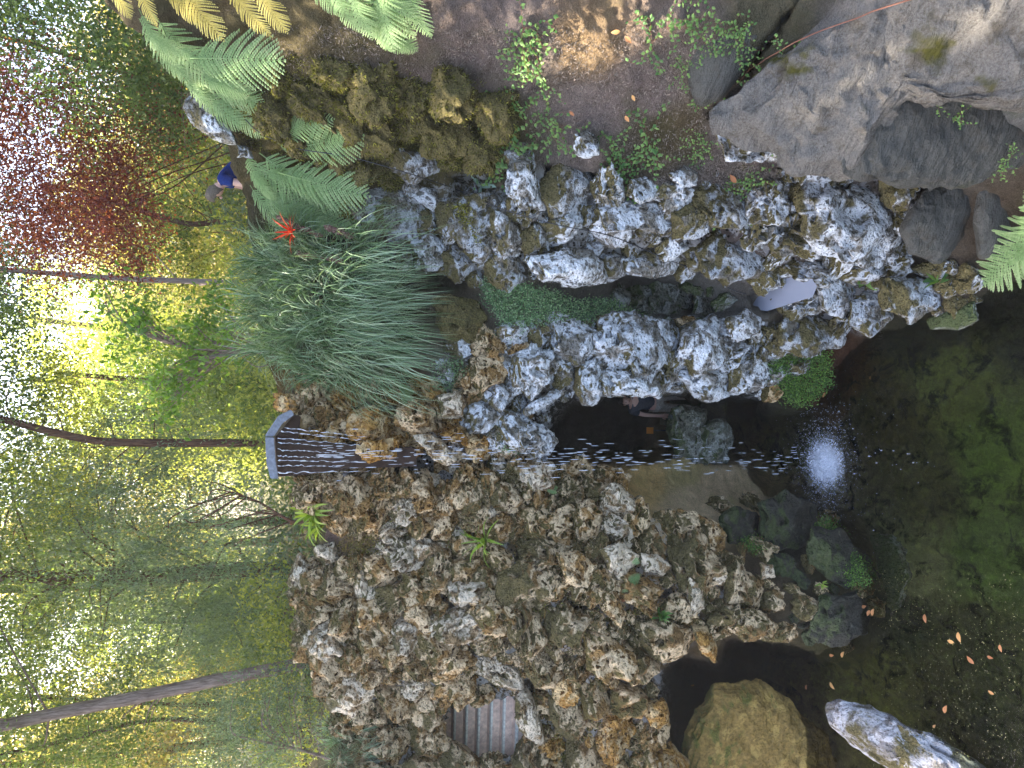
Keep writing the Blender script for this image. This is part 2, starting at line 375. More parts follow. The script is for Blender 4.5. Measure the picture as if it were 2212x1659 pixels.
M['hair'] = simple('grey hair', (.13, .10, .07), .8, .2, 60)
M['hair2'] = simple('dark hair', (.03, .022, .016), .7, .2, 60)
M['shoe'] = simple('shoe leather', (.04, .035, .03), .6, .3)
M['sign'] = simple('orange sign board', (.62, .22, .03), .6, .3)
M['post'] = simple('dark metal', (.04, .04, .04), .5, .4)
M['agave'] = simple('blue green fleshy leaf', (.25, .36, .27), .45, .4, 9)

# ------------------------------------------------------------------ relief of the hillside (height of every surface, as depth Y)
CP = [  # (px, py, Y) measured on the photograph's 2212-wide copy
 (560,-250,7.2),(380,-100,8.2),(300,60,8.8),(450,100,8.6),(600,100,8.2),(800,100,7.7),(1000,100,7.4),(1250,100,7.0),(1500,80,6.5),(1700,60,6.1),
 (420,230,9.6),(520,300,9.6),(700,300,9.1),(850,250,8.5),(1000,230,8.3),(1250,230,7.6),(1500,230,7.1),(1650,250,6.8),
 (540,420,10.2),(650,420,9.9),(800,400,9.4),(950,420,9.1),(1150,400,8.5),(1350,380,8.0),(1550,380,7.6),(1750,380,7.0),
 (2000,100,5.2),(2200,100,4.6),(2200,-200,4.2),(1700,-250,5.6),(1200,-250,6.4),(800,-250,7.0),(2000,260,5.7),(2200,300,5.2),(2420,200,4.2),(2420,-200,3.8),
 (1900,350,6.5),(2000,450,6.6),(2120,560,6.2),(2200,560,5.8),(2420,480,4.9),
 (850,520,9.6),(950,520,9.3),(1050,520,8.9),(1250,520,8.5),(1450,520,8.15),(1600,520,7.85),(1750,500,7.4),(1880,520,7.2),(1950,600,7.1),
 (570,560,10.4),(700,600,9.9),(800,650,9.6),(930,650,9.7),(580,760,10.6),(700,780,10.0),(850,780,9.8),
 (1000,650,9.5),(1150,620,9.0),(1300,650,9.3),(1450,650,9.4),(1580,640,8.6),(1750,620,7.9),(1850,640,7.6),(1920,680,7.55),(2050,680,6.75),(2100,640,6.45),
 (1050,760,9.3),(1200,760,9.1),(1350,760,8.95),(1500,760,8.9),(1650,740,8.55),(1760,730,8.5),(1780,830,8.85),(1700,860,9.1),
 (1150,870,9.3),(1300,860,9.2),(1450,850,9.1),(1600,840,9.0),
 (600,870,10.2),(620,960,9.9),(650,860,10.0),(750,900,9.8),(900,880,9.7),(1000,930,9.4),(1150,960,9.4),(900,990,9.75),(1050,1000,9.6),
 (620,1060,10.2),(750,1080,9.9),(900,1080,9.75),(1050,1080,9.6),(1180,1070,9.5),(1300,1090,9.3),
 (1250,1020,10.0),(1400,1040,10.15),(1550,1040,10.6),(1640,1075,10.2),(1500,1110,9.6),(1400,1120,9.2),
 (670,1150,10.9),(670,1300,11.0),(690,1450,11.0),(800,1200,10.4),(800,1350,10.3),(850,1480,10.5),(1000,1200,9.8),(1000,1350,9.7),(1000,1460,10.1),
 (1200,1180,9.2),(1200,1350,9.1),(1200,1480,9.6),(1400,1200,8.85),(1400,1350,8.8),(1350,1450,9.1),
 (1560,1150,9.2),(1560,1300,8.6),(1700,1140,9.2),(1700,1250,8.5),(1700,1360,8.5),(1820,1170,8.6),(1870,1300,8.1),(1830,1390,8.5),
 (760,1560,11.4),(900,1560,11.2),(740,1680,11.2),(900,1680,10.9),(1050,1650,10.8),(1050,1500,10.8),(1150,1560,10.4),(1250,1600,10.0),(1380,1600,9.6),(1420,1500,9.3),(1500,1750,9.4),(1150,1750,10.3),
 (800,1950,10.8),(1200,1950,10.0),(1700,1950,9.6),(1650,1480,9.2),
]
CPa = np.array(CP, float)
def tps(r): return np.where(r > 1e-9, r*r*np.log(r+1e-12), 0)
_X = CPa[:, :2]/1000.; _n = len(_X)
_D = np.linalg.norm(_X[:, None]-_X[None], axis=2)
_A = np.zeros((_n+3, _n+3)); _A[:_n, :_n] = tps(_D)+np.eye(_n)*.002; _A[:_n, _n] = 1; _A[:_n, _n+1:] = _X; _A[_n, :_n] = 1; _A[_n+1:, :_n] = _X.T
_w = np.linalg.solve(_A, np.append(CPa[:, 2], [0, 0, 0]))
def rbf(px, py):
    q = np.stack([np.asarray(px, float), np.asarray(py, float)], -1)/1000.; sh = q.shape[:-1]; q = q.reshape(-1, 2); out = np.empty(len(q))
    for i in range(0, len(q), 20000):
        b = q[i:i+20000]; out[i:i+20000] = tps(np.linalg.norm(b[:, None]-_X[None], axis=2))@_w[:_n]+_w[_n]+b@_w[_n+1:]
    return out.reshape(sh)
POOL = [(2450,560),(2300,590),(2130,645),(2060,700),(1960,700),(1900,700),(1830,745),(1795,800),(1790,870),(1720,885),(1640,870),(1530,850),(1520,1005),(1590,1015),(1650,1075),(1760,1105),
        (1850,1165),(1890,1280),(1885,1340),(1840,1395),(1760,1400),(1640,1370),(1600,1450),(1640,1700),(1750,1900),(1900,2100),(2600,2100),(2600,560)]
CAVE1 = [(1165,930),(1185,1000),(1300,1015),(1440,1000),(1500,985),(1500,840),(1300,835),(1225,865)]
CAVE2 = [(1480,855),(1660,850),(1650,930),(1620,1000),(1575,1005),(1490,1000)]
CAVE3 = [(1445,1400),(1545,1422),(1560,1372),(1640,1372),(1760,1400),(1810,1480),(1850,1800),(1500,1800),(1450,1640),(1415,1500)]
STAIR = [(955,1530),(1020,1495),(1140,1500),(1150,1600),(1120,1640),(950,1650)]
CAVES = [([(1130,1460),(1165,1450),(1180,1500),(1140,1505)], .6, 9), ([(840,1420),(880,1425),(870,1460),(838,1450)], .5, 9), ([(1300,1480),(1345,1470),(1350,1500),(1310,1515)], .6, 9), ([(1000,1150),(1040,1140),(1050,1175),(1010,1185)], .5, 9), ([(1230,1225),(1262,1222),(1262,1262),(1232,1262)], .5, 8), ([(1765,-60),(1715,0),(1520,245),(1550,285),(1610,215)], .55, 14), (CAVE1, 3.2, 22), (CAVE2, 2.6, 20), (CAVE3, 3.4, 26), (STAIR, 2.4, 10),
         ([(1310,585),(1500,600),(1560,650),(1540,695),(1400,695),(1310,640)], .7, 30),
         ([(930,565),(1000,560),(1010,620),(960,640),(925,620)], .8, 16),
         ([(765,845),(830,850),(880,890),(840,912),(770,905)], .7, 14),
         ([(640,1035),(700,965),(900,960),(1120,975),(1120,1010),(900,1030)], .35, 18),
         ([(1075,1320),(1105,1325),(1125,1380),(1090,1375)], .7, 10),
         ([(1225,1290),(1270,1275),(1280,1330),(1235,1335)], .7, 10),
         ([(915,1240),(1000,1262),(1000,1335),(930,1300)], .45, 12),
         ([(1385,1250),(1460,1265),(1450,1310),(1385,1310)], .3, 12),
         ([(1170,350),(1290,365),(1300,400),(1280,420),(1240,370),(1180,400)], .45, 12),
         ([(965,370),(1060,385),(1080,420),(1000,440),(970,420)], .5, 12)]
PUD = [(1622,662),(1616,640),(1640,622),(1680,612),(1716,598),(1745,604),(1756,620),(1748,640),(1700,655),(1660,668)]
def surfY(px, py):
    px = np.asarray(px, float); py = np.asarray(py, float)
    Y = rbf(px, py)
    for poly, dep, w in CAVES:
        m = (px > min(p[0] for p in poly)-5) & (px < max(p[0] for p in poly)+5) & (py > min(p[1] for p in poly)-5) & (py < max(p[1] for p in poly)+5)
        if m.any():
            q = np.zeros(Y.shape); q[m] = smooth(pdist(px[m], py[m], poly)/w); Y = Y+dep*q
    d = pdist(px, py, POOL); wy = waterY(px, py); bed = np.minimum(wy*1.10, 13.2)
    k = smooth((d+4)/55.); Y = Y*(1-k)+np.maximum(bed, 0)*k
    Y = Y+.22*smooth((pdist(px, py, PUD)+10)/14.)
    return Y
SIL = [(-400,150),(-200,180),(0,225),(60,290),(100,370),(150,405),(220,415),(300,490),(360,505),(420,530),(500,545),(600,560),(700,560),(800,588),(870,615),(895,640),(930,640),(1030,640),(1080,668),(1130,712),(1200,700),
       (1240,662),(1350,668),(1450,690),(1500,740),(1560,745),(1659,770),(1800,760),(2050,760)]
SIL = np.array(SIL, float)
def silx(py): return np.interp(py, SIL[:, 0], SIL[:, 1])
ZS = [  # zone colours: (px, py, (r,g,b)); cave seeds darkened to paint in cave shade
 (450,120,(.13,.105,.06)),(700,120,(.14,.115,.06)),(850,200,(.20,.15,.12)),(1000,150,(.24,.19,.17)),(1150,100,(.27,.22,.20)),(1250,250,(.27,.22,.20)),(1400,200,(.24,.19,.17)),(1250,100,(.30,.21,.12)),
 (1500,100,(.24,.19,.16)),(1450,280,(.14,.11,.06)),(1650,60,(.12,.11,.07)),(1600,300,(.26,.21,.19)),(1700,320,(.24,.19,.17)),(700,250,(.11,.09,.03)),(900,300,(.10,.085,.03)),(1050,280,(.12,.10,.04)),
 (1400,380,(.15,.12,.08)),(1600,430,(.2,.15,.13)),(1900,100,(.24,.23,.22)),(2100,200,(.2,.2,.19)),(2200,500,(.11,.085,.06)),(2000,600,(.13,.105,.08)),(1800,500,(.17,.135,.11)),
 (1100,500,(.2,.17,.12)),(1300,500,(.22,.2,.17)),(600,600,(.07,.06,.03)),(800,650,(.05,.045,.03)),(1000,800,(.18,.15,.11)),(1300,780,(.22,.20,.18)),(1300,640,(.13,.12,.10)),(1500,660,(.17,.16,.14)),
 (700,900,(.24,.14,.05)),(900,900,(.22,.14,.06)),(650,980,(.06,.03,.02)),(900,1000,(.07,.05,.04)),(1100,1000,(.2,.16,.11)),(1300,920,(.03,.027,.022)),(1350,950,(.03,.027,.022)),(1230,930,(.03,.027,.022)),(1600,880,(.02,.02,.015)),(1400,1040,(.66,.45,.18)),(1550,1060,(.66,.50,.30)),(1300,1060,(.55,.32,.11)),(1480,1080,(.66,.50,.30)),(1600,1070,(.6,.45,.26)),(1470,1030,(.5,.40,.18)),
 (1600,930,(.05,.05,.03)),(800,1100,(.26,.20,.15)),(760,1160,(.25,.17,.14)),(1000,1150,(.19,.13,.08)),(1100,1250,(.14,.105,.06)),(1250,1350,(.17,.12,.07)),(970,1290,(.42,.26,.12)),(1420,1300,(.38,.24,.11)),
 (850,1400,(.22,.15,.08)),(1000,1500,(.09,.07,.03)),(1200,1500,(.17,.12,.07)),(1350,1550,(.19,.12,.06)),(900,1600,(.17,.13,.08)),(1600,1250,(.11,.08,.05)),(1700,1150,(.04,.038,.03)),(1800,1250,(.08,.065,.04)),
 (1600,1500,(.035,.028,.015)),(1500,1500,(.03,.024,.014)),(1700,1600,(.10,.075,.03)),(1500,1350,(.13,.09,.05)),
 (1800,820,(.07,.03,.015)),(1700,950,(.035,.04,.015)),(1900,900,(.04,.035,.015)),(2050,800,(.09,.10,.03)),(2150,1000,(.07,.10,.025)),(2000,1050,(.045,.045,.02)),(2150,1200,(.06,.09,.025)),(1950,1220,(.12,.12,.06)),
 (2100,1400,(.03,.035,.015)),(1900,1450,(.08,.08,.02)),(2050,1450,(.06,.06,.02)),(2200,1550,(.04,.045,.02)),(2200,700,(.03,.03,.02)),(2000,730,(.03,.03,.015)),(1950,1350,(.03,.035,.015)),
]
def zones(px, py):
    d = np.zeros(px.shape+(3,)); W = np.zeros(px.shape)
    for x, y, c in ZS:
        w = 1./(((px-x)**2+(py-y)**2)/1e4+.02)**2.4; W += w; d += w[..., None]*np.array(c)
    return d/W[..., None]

NR, NC, NB = 430, 400, 34
pyg = np.linspace(-380, 2050, NC); tt = np.linspace(0, 1, NR)
PYG, TT = np.meshgrid(pyg, tt); SX = silx(PYG); PXG = SX+(2460-SX)*TT
YG = surfY(PXG, PYG); PT = at(PXG, PYG, YG)
# land continues level behind the skyline, down to the forest floor
top = PT[0]; back = []
for k in range(1, NB+1):
    u = k/NB; dy = 34*u**1.6; q = top.copy(); q[:, 1] += dy; q[:, 0] *= (1+dy/14.)
    floor = 7.4+np.clip(q[:, 0]*.10, -1, 2.5)
    q[:, 2] = top[:, 2]*(1-smooth(u*2.2))+floor*smooth(u*2.2)-.03
    back.append(q)
ALL = np.concatenate([np.array(back[::-1]), PT], 0); nr = ALL.shape[0]
def grid_normals(G):
    n = np.cross(np.gradient(G, axis=1), np.gradient(G, axis=0)); n /= np.linalg.norm(n, axis=2)[..., None]+1e-9
    return n
GN = grid_normals(ALL)
if GN[nr//2, NC//2, 1] > 0: GN = -GN
amp = np.full((nr, NC), .10); dn = ridged(ALL*1.7, 5, 3)*.55+fbm(ALL*5.5, 4, 9)*.45
px_all = np.concatenate([np.repeat(SX[:1], NB, 0), PXG], 0); py_all = np.concatenate([np.repeat(PYG[:1], NB, 0), PYG], 0)
amp[:NB] = .06; inpool = smooth(pdist(px_all, py_all, POOL)/60); amp = amp*(1+.9*inpool)
rocky = np.zeros((nr, NC))
for q in ([(745,440),(880,400),(1090,340),(1300,380),(1320,440),(1700,380),(1760,350),(1960,400),(1900,720),(1700,690),(1560,560),(1180,600),(950,590),(760,500)],
          [(1000,740),(1200,690),(1660,690),(1760,740),(1670,850),(1225,862),(1140,1000),(1200,1010),(1400,1110),(1560,1200),(1570,1330),(1430,1440),(1440,1500),(1400,1620),(1500,1760),(740,1800),(740,1500),(650,1350),(650,1215),(740,1230),(850,1150),(640,1035),(600,870),(640,840),(900,850)]):
    rocky = np.maximum(rocky, smooth((pdist(px_all, py_all, q)+15)/40.))
rocky *= 1-smooth(pdist(px_all, py_all, [(1195,1000),(1350,1035),(1400,1120),(1540,1115),(1660,1080),(1580,1000),(1440,990)])/10.+1.)
rocky[:NB] = 0; amp = amp*(1+.8*rocky)
rng = np.random.default_rng(4); cell = ALL*5.2; ci = np.floor(cell); best = np.full((nr, NC), 9.)
for a in (-1, 0, 1):
    for b in (-1, 0, 1):
        for c_ in (-1, 0, 1):
            g = ci+np.array([a, b, c_]); o = np.stack([hsh(g[..., 0], g[..., 1], g[..., 2], k)*.5+.5 for k in (61, 62, 63)], -1); best = np.minimum(best, np.linalg.norm(g+o-cell, axis=-1))
pitd = smooth((.42-best)/.2)*.09*rocky
ALLD = ALL+GN*(amp*dn-pitd)[..., None]
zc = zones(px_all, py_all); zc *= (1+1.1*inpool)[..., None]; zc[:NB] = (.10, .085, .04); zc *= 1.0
idx = np.arange(nr*NC).reshape(nr, NC)
GF = np.stack([idx[:-1, :-1], idx[1:, :-1], idx[1:, 1:], idx[:-1, 1:]], -1).reshape(-1, 4)
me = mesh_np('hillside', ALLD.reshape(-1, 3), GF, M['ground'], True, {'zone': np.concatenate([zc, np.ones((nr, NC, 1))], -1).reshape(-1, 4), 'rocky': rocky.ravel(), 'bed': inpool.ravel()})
hill = link('hillside', me, kind='structure')
# a wide forest floor sheet that reaches the horizon
me = mesh_np('forest_floor', np.array([[-108, 25, 6.6], [108, 25, 6.6], [108, 118, 8.5], [-108, 118, 8.5]], float), np.array([[0, 1, 2, 3]]), simple('dark leaf litter floor', (.09, .08, .035), .95, .1, 2))
link('forest_floor', me, kind='structure')
# water
me = mesh_np('water', np.array([[-9, -1, 0], [9, -1, 0], [9, 14.2, 0], [-9, 14.2, 0]], float), np.array([[0, 1, 2, 3]]), M['water'])
link('water', me, kind='structure')

def sp(px, py, off=0.):
    """point on the hillside under a pixel, moved 'off' metres towards the viewer"""
    px = np.asarray(px, float); py = np.asarray(py, float); Y = surfY(px, py)
    P = at(px, py, Y); d = ray(px, py); d = d/np.linalg.norm(d, axis=-1)[..., None]
    return P-d*np.asarray(off)[..., None]
def snorm(px, py, e=14.):
    a = sp(px+e, py)-sp(px-e, py); b = sp(px, py+e)-sp(px, py-e); n = np.cross(a, b); n /= np.linalg.norm(n, axis=-1)[..., None]+1e-9
    d = ray(px, py); s = np.sign((n*d).sum(-1)); return -n*s[..., None]

# ------------------------------------------------------------------ stones
def pitted(V, rng, npit, rmin=.07, rmax=.26, depth=1.0, facets=6, lump=.3, seed=0):
    r = 1+lump*fbm(V*1.25+seed, 3, seed)+.13*ridged(V*2.6+seed, 3, seed+5)+.05*fbm(V*8+seed, 3, seed+8)
    for k in range(facets):
        n = rng.normal(size=3); n /= np.linalg.norm(n); c = V@n; d = rng.uniform(.62, .92); m = c > .25
        lim = np.where(m, d/np.maximum(c, .25), 9); r = np.where(r > lim, lim+(r-lim)*.18, r)
    for k in range(npit):
        c = rng.normal(size=3); c /= np.linalg.norm(c); a = rmin+(rmax-rmin)*rng.random()**2.2
        w = vnoise(V*6+k, seed+k)*.25*a
        ang = np.arccos(np.clip(V@c, -1, 1))+w; t = 1-ang/a
        r = r-depth*a*rng.uniform(1.2, 2.8)*smooth(t*3.2)+.18*a*np.exp(-((ang-a*1.05)/(.3*a))**2)
    return np.maximum(r, .24)
def make_proto(kind, seed, lvl=6):
    rng = np.random.default_rng(seed); V, F = ico(lvl)
    if kind == 'pit': r = pitted(V, rng, 70, .07, .27, 1.3, 7, .42, seed)
    elif kind == 'rough': r = pitted(V, rng, 22, .08, .24, 1.1, 10, .5, seed)
    elif kind == 'smooth': r = pitted(V, rng, 4, .05, .15, .6, 7, .25, seed)
    elif kind == 'moss': r = pitted(V, rng, 9, .15, .4, .8, 5, .5, seed)+.07*fbm(V*7+seed, 3, seed+2)
    P = V*r[:, None]
    P += .10*np.stack([fbm(V*2.2+31, 3, seed+11), fbm(V*2.2+57, 3, seed+12), fbm(V*2.2+83, 3, seed+13)], -1)
    P /= np.percentile(np.linalg.norm(P, axis=1), 80)
    return P, F
PROTO = {}
def proto_mesh(kind, i, mat):
    k = (kind, i, mat)
    if k not in PROTO:
        if (kind, i) not in PROTO: PROTO[(kind, i)] = make_proto(kind, 100*len(kind)+i*7+3, 6 if kind == 'pit' else 5)
        P, F = PROTO[(kind, i)]; PROTO[k] = mesh_np('rock', P, F, M[mat])
    return PROTO[k]
NP = {'pit': 9, 'rough': 6, 'smooth': 4, 'moss': 4}

def star_radius(poly, cx, cy, th):
    """distance from the centre to a star-shaped outline, for every angle"""
    P = np.asarray(poly, float)-(cx, cy); out = np.zeros(len(th)); n = len(P); dx = np.cos(th); dy = np.sin(th)
    for i in range(n):
        a = P[i]; e = P[(i+1) % n]-a; den = dx*e[1]-dy*e[0]
        den = np.where(np.abs(den) < 1e-9, 1e-9, den)
        t = (a[0]*e[1]-a[1]*e[0])/den; u = (a[0]*dy-a[1]*dx)/den
        out = np.where((t > 0) & (u >= -1e-4) & (u <= 1+1e-4), np.maximum(out, t), out)
    return np.where(out <= 0, np.median(out[out > 0]) if (out > 0).any() else 10, out)
def traced_rock(poly, Y, thick, mat, kind='rough', kx=0., ky=0., lvl=6, seed=0, npit=None, rough=1., parent=None, name='rock', box_=.75, **tags):
    rng = np.random.default_rng(seed+5); V, F = ico(lvl); P = np.asarray(poly, float); cx, cy = P.mean(0)
    th = np.arctan2(V[:, 1], V[:, 0]); rho = np.hypot(V[:, 0], V[:, 1])
    ths = np.linspace(-math.pi, math.pi, 361); rs = star_radius(poly, cx, cy, ths)
    ker = np.ones(9)/9; rs2 = np.convolve(np.concatenate([rs[-5:-1], rs, rs[1:5]]), ker, 'valid'); R = np.interp(th, ths, rs2)
    if npit is None: npit = {'pit': 60, 'rough': 26, 'smooth': 6, 'moss': 0}[kind]
    r = pitted(V, rng, npit, .07, .22, 1.15, 4, .2*rough, seed+2) if kind != 'moss' else 1+.2*fbm(V*3+seed, 4, seed)
    r = r/np.mean(r); r = 1+(r-1)*.8*rough
    px = cx+R*np.clip(rho, 0, 1)**.85*np.cos(th)*r; py = cy+R*np.clip(rho, 0, 1)**.85*np.sin(th)*r
    c = np.sign(V[:, 2])*np.abs(V[:, 2])**box_
    Yc = Y+kx*(px-cx)/100.+ky*(py-cy)/100.
    W = at(px, py, Yc); d = ray(np.array([cx]), np.array([cy]))[0]; d = d/np.linalg.norm(d)
    W = W-d[None]*(c*thick*r)[:, None]
    o = W.mean(0); W = W-o
    s = thick*.12*rough; W += s*np.stack([fbm(W*4+seed, 4, seed+21), fbm(W*4+9+seed, 4, seed+22), fbm(W*4+19+seed, 4, seed+23)], -1)
    F2 = F[:, ::-1]
    me = mesh_np(name, W, F2, M[mat]); bm = bmesh.new(); bm.from_mesh(me); bmesh.ops.recalc_face_normals(bm, faces=bm.faces); bm.to_mesh(me); bm.free()
    return link(name, me, parent, o-(np.array(parent.location) if parent else 0), **tags)

WALLS = {}
def wall(key, px, py, label):
    p = sp(float(px), float(py)); WALLS[key] = [empty('rock_wall', p, label, 'rock wall', 'rockwork walls of the grotto'), 0]
wall('band', 1300, 560, 'pale grey lichened rockwork wall running from the fern bank to the small puddle')
wall('mid', 1200, 780, 'white and grey rockwork overhanging the dark cave mouth beside the maidenhair')
wall('tower', 850, 900, 'ochre rockwork tower under the grey trough where the water falls')
wall('plunge', 1000, 1090, 'mottled rockwork between the falling water and the brown mossy bank')
wall('crest', 850, 1350, 'cream knobbly rockwork crest standing in front of the tree trunks and bushes')
wall('bank', 1250, 1250, 'brown mossy rockwork with ledges and dark holes above the black wet stones')
wall('steps', 1200, 1570, 'rockwork round the pinkish steps and above the low dark cave')
wall('foot', 1700, 1250, 'wet dark rockwork foot standing in the pool, with green moss at its tip')
wall('mossy', 900, 290, 'lumpy rockwork under thick olive moss below the tree ferns')

def put_rock(w, px, py, size, kind, mat, emb=.3, stretch=None, rot=None, back=0.):
    P = sp(px, py); Y = float(surfY(px, py)); s = float(sdist(px, py, Y)); r = size/2*s/FPX
    i = random.randrange(NP[kind]); me = proto_mesh(kind, i, mat)
    root = WALLS[w][0]; o = bpy.data.objects.new('rock', me); COL.objects.link(o); o.parent = root
    d = ray(px, py); d = d/np.linalg.norm(d); q = P-d*(r*(1-emb)*.55-back)
    o.location = tuple(q-np.array(root.location))
    o.rotation_euler = rot or (random.uniform(0, 6.28), random.uniform(0, 6.28), random.uniform(0, 6.28))
    a, b, c = stretch or (random.uniform(.78, 1.35), random.uniform(.75, 1.15), random.uniform(.7, 1.1))
    o.scale = (r*a, r*b, r*c); WALLS[w][1] += 1
    if w == 'mossy': MOSSY.append((o, kind, i))
    return o
PLACED = []
MOSSY = []
def blocked(px, py, polys):
    return any(inside(np.array([px]), np.array([py]), p)[0] for p in polys)
TUSSOCK = [(555,600),(600,520),(700,500),(800,520),(880,560),(930,600),(945,650),(960,760),(930,810),(800,850),(650,830),(560,780)]
NOGO = [POOL, CAVE1, CAVE2, CAVE3, STAIR, PUD]+[c[0] for c in CAVES if c[0][0] in ((1075,1320),(1225,1290),(915,1240),(1385,1250),(765,845),(1130,1460),(840,1420),(1300,1480),(1000,1150),(1230,1225))]
TAN = [(1200,1012),(1330,1030),(1370,1060),(1400,1115),(1540,1112),(1655,1075),(1580,1005),(1450,1000)]
def scatter(w, poly, smin, smax, n, kinds, mats, gap=.80, emb=.3, extra=(), cap=290, tries=9):
    xs = [p[0] for p in poly]; ys = [p[1] for p in poly]; sizes = np.sort(smin+(smax-smin)*RNG.random(n)**1.7)[::-1]; cnt = 0
    for s in sizes:
        if WALLS[w][1] >= cap: break
        for k in range(tries):
            x = RNG.uniform(min(xs), max(xs)); y = RNG.uniform(min(ys), max(ys))
            if not inside(np.array([x]), np.array([y]), poly)[0] or blocked(x, y, NOGO) or blocked(x, y, extra): continue
            if PLACED:
                A = np.array(PLACED); 
                if (np.hypot(A[:, 0]-x, A[:, 1]-y) < (A[:, 2]+s)*.5*gap).any(): continue
            PLACED.append((x, y, s)); put_rock(w, x, y, s*1.12, random.choice(kinds), random.choice(mats), emb); cnt += 1; break
    return cnt

